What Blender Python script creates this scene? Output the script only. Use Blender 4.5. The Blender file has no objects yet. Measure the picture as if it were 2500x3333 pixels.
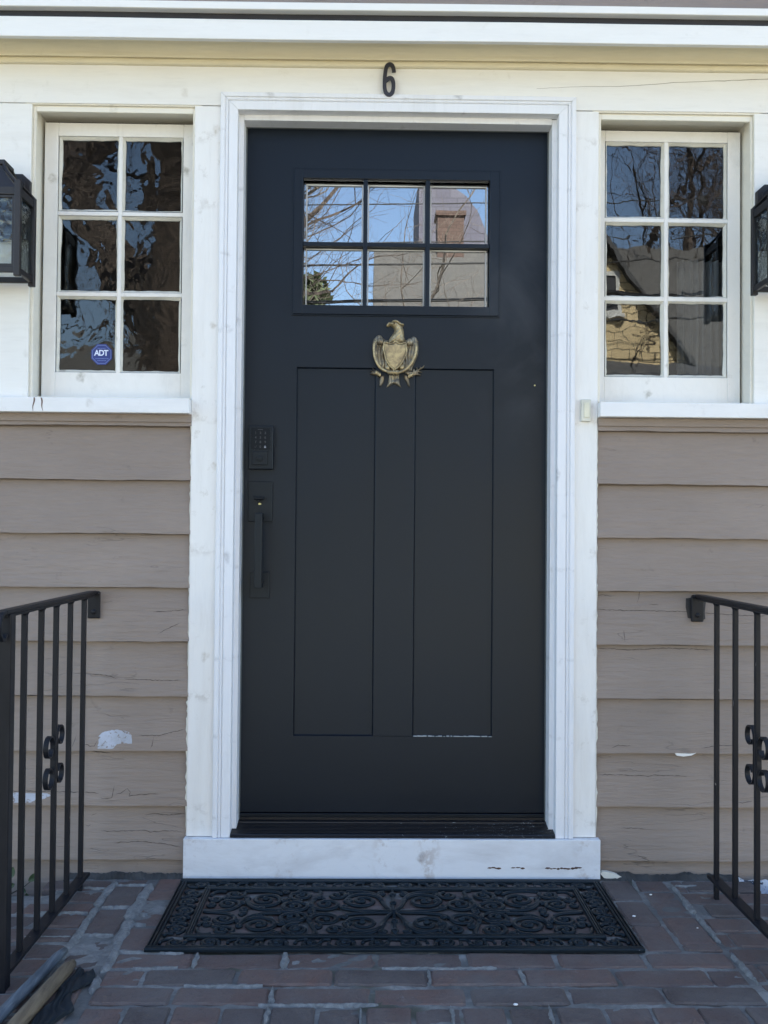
import bpy, bmesh, math, random
from math import radians as R, sin, cos, pi, sqrt
from mathutils import Vector, Matrix
import numpy as np
random.seed(7); rng = np.random.default_rng(7)
S = bpy.context.scene
COL = S.collection

# ------------------------------------------------------------------ camera
cd = bpy.data.cameras.new("camera"); cam = bpy.data.objects.new("camera", cd); COL.objects.link(cam)
cd.sensor_fit = 'HORIZONTAL'; cd.sensor_width = 24.0; cd.lens = 24.0 * 3200 / 2500
cd.clip_start = 0.05; cd.clip_end = 400
yaw, pitch, roll = 0.017754, 0.019681, 0.00845
cy, sy, cp, sp = cos(yaw), sin(yaw), cos(pitch), sin(pitch)
fwd = Vector((sy*cp, cy*cp, sp)); r0 = Vector((cy, -sy, 0)); u0 = r0.cross(fwd)
rr = r0*cos(roll) + u0*sin(roll); uu = -r0*sin(roll) + u0*cos(roll)
m = Matrix((rr, uu, -fwd)).transposed().to_4x4(); m.translation = Vector((-0.0838, -2.8214, 0.9874))
cam.matrix_world = m
S.camera = cam

# ------------------------------------------------------------------ world, sun, exposure
SUN_EL, SUN_AZ = 50.0, 14.0          # the sun stands behind the house: the whole front is in open shade
w = bpy.data.worlds.new("World"); S.world = w; w.use_nodes = True
nt = w.node_tree; bg = nt.nodes['Background']
sky = nt.nodes.new('ShaderNodeTexSky'); sky.sky_type = 'NISHITA'; sky.sun_disc = False
sky.sun_elevation = R(SUN_EL); sky.sun_rotation = R(SUN_AZ); sky.air_density = 1.0; sky.dust_density = 0.8
nt.links.new(sky.outputs[0], bg.inputs[0]); bg.inputs[1].default_value = 0.10
sl = bpy.data.lights.new("sun", 'SUN'); sl.energy = 5.0; sl.angle = R(0.5); sl.color = (1.0, 0.95, 0.86)
sun = bpy.data.objects.new("sun", sl); COL.objects.link(sun)
sd = Vector((sin(R(SUN_AZ))*cos(R(SUN_EL)), cos(R(SUN_AZ))*cos(R(SUN_EL)), sin(R(SUN_EL))))
sun.rotation_euler = sd.to_track_quat('Z', 'Y').to_euler(); sun.location = sd*30
S.view_settings.view_transform = 'Standard'; S.view_settings.look = 'None'
S.view_settings.gamma = 1.0; S.view_settings.exposure = 2.5
S.cycles.max_bounces = 8; S.cycles.transparent_max_bounces = 12

# ------------------------------------------------------------------ node helpers
class N:
    def __init__(s, name):
        s.m = bpy.data.materials.new(name); s.m.use_nodes = True; s.t = s.m.node_tree
        s.b = s.t.nodes['Principled BSDF']; s.out = s.t.nodes['Material Output']
        s.tc = s.t.nodes.new('ShaderNodeTexCoord')
    def n(s, typ, **kw):
        o = s.t.nodes.new(typ)
        for k, v in kw.items(): setattr(o, k, v)
        return o
    def L(s, a, b): s.t.links.new(a, b)
    def coord(s, scale=(1,1,1), loc=(0,0,0)):
        mp = s.n('ShaderNodeMapping'); mp.inputs['Scale'].default_value = scale; mp.inputs['Location'].default_value = loc
        s.L(s.tc.outputs['Object'], mp.inputs[0]); return mp.outputs[0]
    def noise(s, scale=5, stretch=(1,1,1), detail=4, rough=0.55, dist=0.0, loc=(0,0,0)):
        o = s.n('ShaderNodeTexNoise'); o.inputs['Scale'].default_value = scale; o.inputs['Detail'].default_value = detail
        o.inputs['Roughness'].default_value = rough; o.inputs['Distortion'].default_value = dist
        s.L(s.coord(stretch, loc), o.inputs['Vector']); return o.outputs['Fac']
    def ramp(s, fac, a, b, ca=0.0, cb=1.0):
        o = s.n('ShaderNodeMapRange'); o.inputs[1].default_value = a; o.inputs[2].default_value = b
        o.inputs[3].default_value = ca; o.inputs[4].default_value = cb; s.L(fac, o.inputs[0]); return o.outputs[0]
    def math(s, op, a, b=None):
        o = s.n('ShaderNodeMath', operation=op)
        for i, v in enumerate((a, b)):
            if v is None: continue
            if isinstance(v, (int, float)): o.inputs[i].default_value = v
            else: s.L(v, o.inputs[i])
        return o.outputs[0]
    def mix(s, fac, a, b):
        o = s.n('ShaderNodeMix', data_type='RGBA')
        for k, v in ((0, fac), (6, a), (7, b)):
            if isinstance(v, (int, float)): o.inputs[k].default_value = v
            elif isinstance(v, tuple): o.inputs[k].default_value = (*v, 1)
            else: s.L(v, o.inputs[k])
        return o.outputs[2]
    def bump(s, h, strength=0.3, dist=0.01, prev=None):
        o = s.n('ShaderNodeBump'); o.inputs['Strength'].default_value = strength; o.inputs['Distance'].default_value = dist
        s.L(h, o.inputs['Height'])
        if prev is not None: s.L(prev, o.inputs['Normal'])
        return o.outputs[0]
    def done(s, col=None, rough=None, normal=None, metal=0.0, spec=None):
        def put(k, v):
            if v is None: return
            if isinstance(v, tuple): s.b.inputs[k].default_value = (*v, 1)
            elif isinstance(v, (int, float)): s.b.inputs[k].default_value = v
            else: s.L(v, s.b.inputs[k])
        put('Base Color', col); put('Roughness', rough); put('Normal', normal); put('Metallic', metal); put('Specular IOR Level', spec)
        return s.m

def mat_white(name, col, dirt=(0.46, 0.41, 0.33), amt=0.5, stretch=(1,1,1), spots=0.5, seed=0, bands=None):
    k = N(name); lo = (seed*3.7, seed, seed*1.3)
    d1 = k.ramp(k.noise(5, stretch, 6, 0.65, 0.4, lo), 0.52, 0.75)
    d2 = k.ramp(k.noise(26, (1,1,1), 5, 0.65, 0.1, lo), 0.60, 0.72)
    d3 = k.ramp(k.noise(3.1, (1,1,1), 2, 0.5, 0, lo), 0.45, 0.62)
    f1 = k.math('MULTIPLY', d1, 0.20*amt)
    f2 = k.math('MULTIPLY', k.math('MULTIPLY', d2, d3), spots)
    c = k.mix(f1, col, dirt); c = k.mix(k.math('MULTIPLY', f2, 0.6), c, tuple(v*0.9 for v in dirt))
    vo = k.n('ShaderNodeTexVoronoi'); vo.inputs['Scale'].default_value = 9.0; vo.inputs['Randomness'].default_value = 0.9
    wob = k.n('ShaderNodeMix', data_type='VECTOR'); wob.inputs[0].default_value = 0.035
    nz = k.n('ShaderNodeTexNoise'); nz.inputs['Scale'].default_value = 35; k.L(k.coord((1,1,1), lo), nz.inputs['Vector'])
    k.L(k.coord((1.25,1,1), lo), wob.inputs[4]); k.L(nz.outputs['Color'], wob.inputs[5]); k.L(wob.outputs[1], vo.inputs['Vector'])
    sep_ = k.n('ShaderNodeSeparateColor'); k.L(vo.outputs['Color'], sep_.inputs[0])
    dot = k.math('MULTIPLY', k.ramp(vo.outputs['Distance'], 0.07, 0.17, 1.0, 0.0), k.ramp(sep_.outputs[0], 0.50, 0.60))
    dot = k.math('MULTIPLY', dot, k.ramp(k.noise(70, (1,1,1), 4, 0.6), 0.35, 0.6, 0.25, 1.0))
    c = k.mix(k.math('MULTIPLY', dot, 0.85*min(1, spots*1.4)), c, dirt)
    if bands:
        ax, cs_, wd, bc, st_ = bands; sp3 = k.n('ShaderNodeSeparateXYZ'); k.L(k.tc.outputs['Object'], sp3.inputs[0]); tot = None
        for q in cs_:
            d_ = k.ramp(k.math('ABSOLUTE', k.math('SUBTRACT', sp3.outputs[ax], q)), 0.0, wd, 1.0, 0.0); tot = d_ if tot is None else k.math('MAXIMUM', tot, d_)
        bn = k.math('MULTIPLY', tot, k.ramp(k.noise(30, (1, 1, 1), 5, 0.65, 0.1, (seed, 2, 3)), 0.50, 0.62)); c = k.mix(k.math('MULTIPLY', bn, st_), c, bc)
    sc_ = k.noise(8, (0.8, 1, 5) if stretch[0] < 1 else (5, 1, 0.6), 5, 0.7, 0.1, lo)
    c = k.mix(k.math('MULTIPLY', k.ramp(sc_, 0.55, 0.72), 0.12), c, (0.42, 0.40, 0.36))
    fine = k.noise(60, tuple(1 if v == 1 else v for v in stretch), 5, 0.6)
    c = k.mix(k.ramp(fine, 0.3, 0.75, 0, 0.07), c, (0.5, 0.48, 0.45))
    b = k.bump(k.noise(9, stretch, 5, 0.6), 0.35, 0.004)
    b = k.bump(fine, 0.35, 0.0008, b)
    return k.done(c, k.ramp(k.noise(11), 0.3, 0.7, 0.38, 0.62), b)

def mat_plain(name, col, rough=0.5, bs=80, bst=0.2, bd=0.001, var=0.15, metal=0.0, spec=None):
    k = N(name); n = k.noise(bs, (1,1,1), 4); v = k.noise(6, (1,1,1), 5, 0.6)
    dark = tuple(c*(1-var*2) for c in col); lite = tuple(min(1, c*(1+var)) for c in col)
    return k.done(k.mix(k.ramp(v, 0.3, 0.7), dark, lite), rough, k.bump(n, bst, bd), metal, spec)

M = {}
M['frieze'] = mat_white('old_white_paint_boards', (0.80, 0.79, 0.75), stretch=(0.25, 1, 2.2), amt=0.9, spots=0.3, seed=1)
M['casing'] = mat_white('old_white_paint_uprights', (0.81, 0.80, 0.77), stretch=(2.6, 1, 0.35), amt=0.9, spots=0.8, seed=2, bands=(2, [z+0.6 for z in (0.155, 0.19, 0.51, 0.93, 1.31, 1.36, 1.93, 2.12)], 0.022, (0.42, 0.38, 0.33), 0.42))
M['cream'] = mat_white('cream_white_paint', (0.80, 0.765, 0.665), dirt=(0.35, 0.30, 0.2), stretch=(0.3, 1, 2), amt=0.8, spots=0.25, seed=3)
M['corn'] = mat_white('cornice_paint_warm_bounce', (0.76, 0.69, 0.50), dirt=(0.40, 0.34, 0.22), stretch=(0.2, 1, 2.5), amt=1.2, spots=0.2, seed=12)  # cream paint with the warm ground bounce put into its colour
M['sash'] = mat_white('sash_paint', (0.80, 0.785, 0.745), dirt=(0.30, 0.28, 0.22), stretch=(1.5, 1, 1), amt=1.0, spots=0.6, seed=4)
M['newwhite'] = mat_white('cool_white_primer', (0.77, 0.78, 0.80), dirt=(0.40, 0.40, 0.41), stretch=(3, 1, 0.3), amt=1.0, spots=0.6, seed=5, bands=(2, [z+0.6 for z in (0.17, 0.40, 0.62, 0.88, 1.10, 1.34, 1.56, 1.78, 1.98, 2.14)], 0.010, (0.42, 0.42, 0.42), 0.42))
M['board'] = mat_white('scuffed_white_board', (0.75, 0.765, 0.79), dirt=(0.36, 0.34, 0.34), stretch=(0.6, 1, 1.4), amt=2.2, spots=0.8, seed=6, bands=(0, (-0.565, -0.305, -0.02, 0.10, 0.555), 0.045, (0.40, 0.32, 0.27), 0.6))
M['sill'] = mat_white('white_sill_paint', (0.80, 0.80, 0.79), dirt=(0.4, 0.37, 0.33), stretch=(0.4, 1, 2), amt=0.8, spots=0.3, seed=8)
M['putty'] = mat_white('putty_paint', (0.72, 0.70, 0.62), dirt=(0.25, 0.22, 0.18), amt=1.6, spots=1.0, seed=9)

def mat_siding(name, base, lighter):
    k = N(name)
    g = k.noise(14, (0.35, 1, 3.0), 6, 0.62, 0.3)
    big = k.noise(1.7, (1, 1, 1.6), 4, 0.5)
    c = k.mix(k.ramp(big, 0.3, 0.7), base, lighter)
    fine = k.noise(70, (0.25, 1, 1.6), 5, 0.6)
    c = k.mix(k.ramp(fine, 0.35, 0.8, 0, 0.22), c, tuple(v*0.6 for v in base))
    ln = k.noise(3.2, (0.55, 1, 3.4), 4, 0.6, 0.15, (3, 1, 2))
    cr = k.ramp(k.math('ABSOLUTE', k.math('SUBTRACT', ln, 0.5)), 0.0, 0.0075, 1.0, 0.0)
    ms = k.ramp(k.noise(2.6, (1, 1, 2.2), 3, 0.6, 0, (9, 2, 5)), 0.53, 0.58)
    sep = k.n('ShaderNodeSeparateXYZ'); k.L(k.tc.outputs['Object'], sep.inputs[0])
    low = k.ramp(sep.outputs[2], 0.15, 0.8, 1.0, 0.3)
    crk = k.math('MULTIPLY', k.math('MULTIPLY', cr, ms), low)
    c = k.mix(k.math('MULTIPLY', crk, 0.85), c, (0.03, 0.026, 0.024))
    sp_ = k.math('MULTIPLY', k.ramp(k.noise(18, (1, 1, 1), 4, 0.6, 0.5, (1, 7, 2)), 0.66, 0.74), 0.35)
    c = k.mix(sp_, c, tuple(v*0.55 for v in base))
    grime = k.math('MULTIPLY', k.ramp(sep.outputs[2], 0.0, 0.07, 0.75, 0.0), k.ramp(k.noise(22, (0.6, 1, 1.4), 5), 0.4, 0.6))
    c = k.mix(grime, c, (0.035, 0.035, 0.03))
    b = k.bump(g, 0.8, 0.006); b = k.bump(fine, 0.8, 0.0018, b)
    inv = k.math('SUBTRACT', 1.0, crk); b = k.bump(inv, 0.8, 0.003, b)
    return k.done(c, 0.62, b)
M['siding'] = mat_siding('taupe_clapboard_paint', (0.243, 0.194, 0.160), (0.296, 0.239, 0.199))
M['concrete'] = mat_plain('foundation_concrete', (0.22, 0.21, 0.19), 0.9, 30, 0.6, 0.01)
M['dark'] = mat_plain('dark_interior', (0.035, 0.032, 0.03), 0.9)
M['nearblack'] = mat_plain('near_black', (0.018, 0.018, 0.022), 0.55)
M['shingle'] = mat_plain('roof_shingle', (0.07, 0.07, 0.07), 0.9, 25, 0.8, 0.02)

def mat_door():
    k = N('door_paint'); v = k.noise(3, (1, 1, 1), 4); f = k.noise(120, (1, 1, 0.25), 4)
    c = k.mix(k.ramp(v, 0.3, 0.7), (0.0032, 0.0062, 0.0120), (0.0044, 0.0078, 0.0145))
    def blob(cx, cz, rx, rz):      # reflected haze painted into colour and roughness high on the hinge side
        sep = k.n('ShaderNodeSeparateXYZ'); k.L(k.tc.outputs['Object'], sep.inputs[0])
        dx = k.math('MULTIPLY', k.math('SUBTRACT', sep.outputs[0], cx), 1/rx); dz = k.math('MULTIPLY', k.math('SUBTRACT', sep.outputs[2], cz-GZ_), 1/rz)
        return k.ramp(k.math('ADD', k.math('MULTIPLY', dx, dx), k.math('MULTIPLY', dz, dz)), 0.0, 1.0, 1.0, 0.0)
    painted_haze = k.math('MULTIPLY', blob(0.40, 1.60, 0.22, 0.40), k.ramp(k.noise(6, (1, 1, 0.8), 4, 0.55, 0.4), 0.36, 0.66))
    c = k.mix(k.math('MULTIPLY', painted_haze, 0.75), c, (0.040, 0.044, 0.052))
    dustn = k.noise(90, (1, 1, 1), 4, 0.7); c = k.mix(k.ramp(dustn, 0.68, 0.8, 0, 0.12), c, (0.10, 0.10, 0.10))
    k.b.inputs['Specular Tint'].default_value = (0.79, 0.90, 1.0, 1)
    return k.done(c, k.math('ADD', k.ramp(v, 0.3, 0.7, 0.34, 0.39), k.math('MULTIPLY', painted_haze, 0.12)), k.bump(f, 0.12, 0.0004), spec=0.34)
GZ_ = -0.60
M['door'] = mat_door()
M['hardware'] = mat_plain('black_hardware', (0.0035, 0.0055, 0.0090), 0.38, 150, 0.05, 0.0003, spec=0.35)
M['hardware'].node_tree.nodes['Principled BSDF'].inputs['Specular Tint'].default_value = (0.75, 0.88, 1.0, 1)
M['glasspad'] = mat_plain('keypad_screen', (0.003, 0.0045, 0.008), 0.30, 10, 0.0, 0.0001, spec=0.25)
M['glasspad'].node_tree.nodes['Principled BSDF'].inputs['Specular Tint'].default_value = (0.75, 0.88, 1.0, 1)
M['digit'] = mat_plain('keypad_digit_paint', (0.075, 0.08, 0.09), 0.5)
M['brassbit'] = mat_plain('brass_latch', (0.75, 0.68, 0.30), 0.4, metal=0.3)
M['threshold'] = mat_plain('black_threshold', (0.005, 0.006, 0.009), 0.4, 60, 0.1, 0.001)
M['spacer'] = mat_plain('glazing_spacer', (0.55, 0.55, 0.53), 0.5)

def mat_iron():
    k = N('black_iron_paint'); v = k.noise(40, (1, 1, 0.3), 4); ch = k.ramp(k.noise(55, (1, 1, 0.4), 3, 0.6, 0, (4, 4, 1)), 0.73, 0.76)
    c = k.mix(k.ramp(v, 0.3, 0.7), (0.006, 0.007, 0.010), (0.011, 0.012, 0.016)); c = k.mix(k.math('MULTIPLY', ch, 0.5), c, (0.35, 0.33, 0.32))
    return k.done(c, 0.46, k.bump(v, 0.3, 0.001), spec=0.25)
M['iron'] = mat_iron()
M['lantern'] = mat_plain('bronze_black_lantern', (0.014, 0.012, 0.013), 0.45, 120, 0.15, 0.0004)
M['number'] = mat_plain('black_number_paint', (0.020, 0.021, 0.030), 0.45)
M['bell'] = mat_plain('ivory_plastic', (0.66, 0.65, 0.56), 0.35, 50, 0.02)
M['bellbutton'] = mat_plain('ivory_button', (0.72, 0.70, 0.55), 0.3, 50, 0.02)
M['socket'] = mat_plain('lamp_socket', (0.7, 0.7, 0.66), 0.4)

def mat_brass():
    k = N('tarnished_brass'); n = k.noise(70, (1, 1, 0.7), 5, 0.65, 0.6); b_ = k.noise(18, (1, 1, 1), 4, 0.6)
    c = k.mix(k.ramp(n, 0.35, 0.65), (0.07, 0.06, 0.05), (0.36, 0.29, 0.17)); c = k.mix(k.ramp(b_, 0.45, 0.7, 0, 0.6), c, (0.40, 0.37, 0.30))
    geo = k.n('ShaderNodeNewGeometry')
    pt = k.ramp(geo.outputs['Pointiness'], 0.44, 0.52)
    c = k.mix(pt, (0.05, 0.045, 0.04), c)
    return k.done(c, 0.42, k.bump(n, 0.4, 0.0008), 0.55)
M['brass'] = mat_brass()
def mat_brass2():
    k = N('polished_brass'); n = k.noise(45, (1, 1, 0.8), 5, 0.65, 1.2)
    c = k.mix(k.ramp(n, 0.35, 0.65), (0.20, 0.16, 0.10), (0.52, 0.42, 0.23))
    return k.done(c, 0.4, k.bump(n, 0.35, 0.0006), 0.5)
M['brass2'] = mat_brass2()

def mat_brick(name, a, b, c3, rough=0.85):
    k = N(name); geo = k.n('ShaderNodeNewGeometry'); rnd = geo.outputs['Random Per Island']
    c = k.mix(rnd, a, b)
    bl = k.noise(13, (1, 1, 1), 6, 0.7, 0.5); c = k.mix(k.ramp(bl, 0.35, 0.7, 0, 0.8), c, c3)
    pit = k.noise(90, (1, 1, 1), 5, 0.7); c = k.mix(k.ramp(pit, 0.55, 0.75, 0, 0.6), c, (0.018, 0.018, 0.02))
    ef = k.math('MULTIPLY', k.ramp(k.noise(38, (1, 1, 1), 5, 0.7, 0.9, (2, 2, 2)), 0.60, 0.72), k.ramp(k.noise(6, (1, 1, 1), 2, 0.5, 0, (8, 3, 2)), 0.45, 0.65))
    c = k.mix(k.math('MULTIPLY', ef, 0.45), c, (0.24, 0.24, 0.25))
    du = k.ramp(k.noise(4.5, (1, 1, 1), 6, 0.65, 0.3, (6, 1, 4)), 0.42, 0.66); c = k.mix(k.math('MULTIPLY', du, 0.55), c, (0.145, 0.134, 0.128))
    bb = k.bump(bl, 0.9, 0.008); bb = k.bump(pit, 0.7, 0.003, bb)
    return k.done(c, k.ramp(bl, 0.3, 0.7, rough-0.2, rough+0.05), bb)
M['brick'] = mat_brick('landing_brick', (0.150, 0.086, 0.070), (0.066, 0.052, 0.050), (0.118, 0.098, 0.090))
def mat_mortar():
    k = N('mortar'); n = k.noise(30, (1, 1, 1), 6, 0.7, 0.6); n2 = k.noise(5, (1, 1, 1), 4, 0.6, 0.3)
    c = k.mix(k.ramp(n2, 0.42, 0.62), (0.13, 0.13, 0.125), (0.27, 0.27, 0.26)); c = k.mix(k.ramp(n, 0.35, 0.7, 0, 0.8), c, (0.08, 0.085, 0.085))
    c = k.mix(k.ramp(k.noise(3.5, (1, 1, 1), 3, 0.6, 0, (5, 5, 5)), 0.60, 0.66, 0, 0.7), c, (0.045, 0.045, 0.022))
    return k.done(c, 0.9, k.bump(n, 0.9, 0.006))
M['mortar'] = mat_mortar()
def mat_smear():
    k = N('smeared_mortar'); n = k.noise(45, (1, 1, 1), 6, 0.7, 0.9)
    c = k.mix(k.ramp(n, 0.35, 0.65), (0.13, 0.135, 0.135), (0.25, 0.255, 0.25))
    return k.done(c, 0.85, k.bump(n, 0.9, 0.005))
M['smear'] = mat_smear()
def mat_rubber():
    k = N('black_rubber'); n = k.noise(160, (1, 1, 1), 4); v = k.noise(9, (1, 1, 1), 4)
    c = k.mix(k.ramp(v, 0.35, 0.7), (0.002, 0.0052, 0.0085), (0.0055, 0.0105, 0.0150)); c = k.mix(k.math('MULTIPLY', k.ramp(k.noise(75, (1, 1, 1), 3, 0.5, 0.4), 0.74, 0.78), 0.5), c, (0.3, 0.3, 0.3))
    return k.done(c, 0.48, k.bump(n, 0.3, 0.001), spec=0.35)
M['rubber'] = mat_rubber(); M['rubber'].node_tree.nodes['Principled BSDF'].inputs['Specular Tint'].default_value = (0.70, 0.87, 1.0, 1)

def mat_glass(name, refl, tint, bump_s=0.0, scale=14, stretch=(1, 1, 1), rough=0.0):
    k = N(name); t = k.t; t.nodes.remove(k.b)
    tr = k.n('ShaderNodeBsdfTransparent'); tr.inputs[0].default_value = (*tint, 1)
    gl = k.n('ShaderNodeBsdfGlossy'); gl.inputs['Roughness'].default_value = rough; gl.inputs['Color'].default_value = (0.95, 0.98, 1.0, 1)
    fr = k.n('ShaderNodeLayerWeight'); fr.inputs[0].default_value = 0.25
    fac = k.math('MINIMUM', k.math('ADD', k.math('MULTIPLY', fr.outputs['Fresnel'], 0.8), refl), 1.0)
    mx = k.n('ShaderNodeMixShader'); k.L(fac, mx.inputs[0]); k.L(tr.outputs[0], mx.inputs[1]); k.L(gl.outputs[0], mx.inputs[2])
    if bump_s > 0:
        n1 = k.noise(scale, stretch, 1.6, 0.45, 0.9); b = k.bump(n1, 1.0, bump_s); k.L(b, gl.inputs['Normal'])
    k.L(mx.outputs[0], k.out.inputs[0]); return k.m
BG = 1.0
M['doorglass'] = mat_glass('door_glass', 0.23, (0.5, 0.52, 0.53), BG*0.00005, 6)
M['oldglass'] = mat_glass('wavy_old_glass', 0.020, (0.75, 0.77, 0.76), BG*0.0008, 12, (1.1, 1, 1.0))
M['oldglass2'] = mat_glass('rippled_old_glass', 0.045, (0.72, 0.74, 0.75), BG*0.00028, 7, (1.2, 1, 1.0))
M['lampglass'] = mat_glass('seeded_lamp_glass', 0.02, (0.86, 0.88, 0.87), 0.0035, 45)

# ------------------------------------------------------------------ mesh helpers
class MB:
    def __init__(s): s.v = []; s.f = []; s.mi = []; s.cur = 0
    def add(s, verts, faces):
        o = len(s.v); s.v += [tuple(v) for v in verts]; s.f += [tuple(i+o for i in f) for f in faces]; s.mi += [s.cur]*len(faces)
    def box(s, x0, x1, y0, y1, z0, z1, tilt=0.0):
        vs = [(x, y, z + tilt*x) for x in (x0, x1) for y in (y0, y1) for z in (z0, z1)]
        s.add(vs, [(0,1,3,2), (4,6,7,5), (0,4,5,1), (2,3,7,6), (0,2,6,4), (1,5,7,3)])
    def prism(s, poly, axis, a, b):            # poly in the two other axes, extruded along axis from a to b
        def P(p, t):
            l = list(p); l.insert(axis, t); return tuple(l)
        n = len(poly); vs = [P(p, a) for p in poly] + [P(p, b) for p in poly]
        s.add(vs, [tuple(range(n-1, -1, -1)), tuple(range(n, 2*n))] + [(i, (i+1) % n, n+(i+1) % n, n+i) for i in range(n)])
    def tube(s, pts, r, sides=8, flat=1.0, up=None, cap=True):
        pts = [Vector(p) for p in pts]; rings = []; n = len(pts)
        rs = r if hasattr(r, '__len__') else [r]*n
        ref = Vector(up) if up else None; prev = None
        for i, p in enumerate(pts):
            t = (pts[min(i+1, n-1)] - pts[max(i-1, 0)]).normalized()
            if ref is not None: a = t.cross(ref)
            elif prev is None: a = t.cross(Vector((0, 0, 1)) if abs(t.z) < 0.9 else Vector((1, 0, 0)))
            else: a = prev - t*prev.dot(t)
            a.normalize(); b = a.cross(t).normalized(); prev = a
            rings.append([p + a*cos(2*pi*j/sides)*rs[i] + b*sin(2*pi*j/sides)*rs[i]*flat for j in range(sides)])
        vs = [q for ring in rings for q in ring]
        fs = [(i*sides+j, i*sides+(j+1) % sides, (i+1)*sides+(j+1) % sides, (i+1)*sides+j) for i in range(n-1) for j in range(sides)]
        if cap: fs += [tuple(range(sides-1, -1, -1)), tuple(range((n-1)*sides, n*sides))]
        s.add(vs, fs)
    def strip(s, path, wdir, w, thick):          # flat bar following a path in the YZ plane, wide along wdir (x)
        n = len(path); vs = []
        for i, (y, z) in enumerate(path):
            a = path[max(i-1, 0)]; b = path[min(i+1, n-1)]
            ty, tz = b[0]-a[0], b[1]-a[1]; l = math.hypot(ty, tz) or 1; ny, nz = -tz/l, ty/l
            for sx, sn in ((-1, -1), (1, -1), (1, 1), (-1, 1)):
                vs.append((wdir + sx*w/2, y + ny*sn*thick/2, z + nz*sn*thick/2))
        fs = [(i*4+j, i*4+(j+1) % 4, (i+1)*4+(j+1) % 4, (i+1)*4+j) for i in range(n-1) for j in range(4)]
        fs += [(3, 2, 1, 0), tuple(range((n-1)*4, n*4))]; s.add(vs, fs)
    def lathe(s, prof, cx, cy, sides=16):        # prof: list of (r, z)
        vs = [(cx + r*cos(2*pi*j/sides), cy + r*sin(2*pi*j/sides), z) for r, z in prof for j in range(sides)]
        fs = [(i*sides+j, i*sides+(j+1) % sides, (i+1)*sides+(j+1) % sides, (i+1)*sides+j) for i in range(len(prof)-1) for j in range(sides)]
        s.add(vs, fs)
    def ball(s, c, r, n=6, sq=(1, 1, 1)):
        vs = []; fs = []
        for i in range(n+1):
            for j in range(2*n):
                a, b = pi*i/n, pi*j/n
                vs.append((c[0]+r*sq[0]*sin(a)*cos(b), c[1]+r*sq[1]*sin(a)*sin(b), c[2]+r*sq[2]*cos(a)))
        for i in range(n):
            for j in range(2*n): fs.append((i*2*n+j, i*2*n+(j+1) % (2*n), (i+1)*2*n+(j+1) % (2*n), (i+1)*2*n+j))
        s.add(vs, fs)
    def build(s, name, mat, parent=None, bevel=0.0, smooth=False, seg=2):
        me = bpy.data.meshes.new(name); me.from_pydata(s.v, [], s.f)
        mats = mat if isinstance(mat, (list, tuple)) else [mat]
        for x in mats: me.materials.append(M[x] if isinstance(x, str) else x)
        for p, i in zip(me.polygons, s.mi): p.material_index = i
        bm = bmesh.new(); bm.from_mesh(me); bmesh.ops.recalc_face_normals(bm, faces=bm.faces); bm.to_mesh(me); bm.free()
        o = bpy.data.objects.new(name, me); COL.objects.link(o)
        if smooth: me.polygons.foreach_set('use_smooth', [True]*len(me.polygons))
        if bevel:
            b = o.modifiers.new('bevel', 'BEVEL'); b.width = bevel; b.segments = seg; b.limit_method = 'ANGLE'; b.angle_limit = R(35)
        if parent is not None: place(o, parent)
        return o
def base_of(o):
    v = Vector((0, 0, 0))
    while o is not None: v = v + o.location; o = o.parent
    return v
def place(o, parent):                       # parts are modelled in world coordinates; shift the mesh so the part sits at its parent's base
    o.parent = parent; o.data.transform(Matrix.Translation(-base_of(parent)))
def tag(o, label=None, cat=None, group=None, kind=None):
    for k, v in (('label', label), ('category', cat), ('group', group), ('kind', kind)):
        if v: o[k] = v
    return o
def thing(name, label, cat, loc=(0, 0, 0), group=None):
    o = bpy.data.objects.new(name, None); COL.objects.link(o); o.location = loc; o.empty_display_size = 0.1
    return tag(o, label, cat, group)
def text_mesh(s, size, extrude, mat, name, parent, loc, rot=(pi/2, 0, 0), scale=(1, 1, 1), offset=0.0, shear=0.0, sp=1.0):
    c = bpy.data.curves.new(name, 'FONT'); c.body = s; c.size = size; c.extrude = extrude; c.align_x = 'CENTER'; c.align_y = 'CENTER'
    c.offset = offset; c.shear = shear; c.space_character = sp
    t = bpy.data.objects.new(name, c); COL.objects.link(t)
    bpy.context.view_layer.update()
    me = bpy.data.meshes.new_from_object(t.evaluated_get(bpy.context.evaluated_depsgraph_get()))
    bpy.data.objects.remove(t); bpy.data.curves.remove(c)
    me.transform(Matrix.Translation(loc) @ Matrix.LocRotScale(None, __import__('mathutils').Euler(rot), Vector(scale)))
    me.materials.clear(); me.materials.append(M[mat])
    o = bpy.data.objects.new(name, me); COL.objects.link(o)
    if parent is not None: place(o, parent)
    return o

# ================================================================== SETTING: ground, street, landing
GZ = -0.60
def sheet(name, x0, x1, y0, y1, z, mat, nx=2, ny=2, amp=0.0):
    b = MB(); vs = []; fs = []
    for i in range(nx+1):
        for j in range(ny+1):
            vs.append((x0+(x1-x0)*i/nx, y0+(y1-y0)*j/ny, z + (random.uniform(-amp, amp) if amp else 0)))
    for i in range(nx):
        for j in range(ny): a = i*(ny+1)+j; fs.append((a, a+ny+1, a+ny+2, a+1))
    b.add(vs, fs); o = b.build(name, mat); return tag(o, kind='structure')
M['grass'] = mat_plain('winter_lawn', (0.235, 0.22, 0.155), 0.95, 12, 0.8, 0.05, 0.3)
M['asphalt'] = mat_plain('asphalt', (0.16, 0.15, 0.135), 0.9, 60, 0.6, 0.01)
M['walk'] = mat_plain('concrete_walk', (0.45, 0.42, 0.36), 0.9, 40, 0.5, 0.01)
M['soil'] = mat_plain('dark_soil', (0.035, 0.03, 0.025), 0.95, 40, 0.9, 0.02)
sheet('ground', -150, 150, -200, 60, GZ, 'grass')
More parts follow.
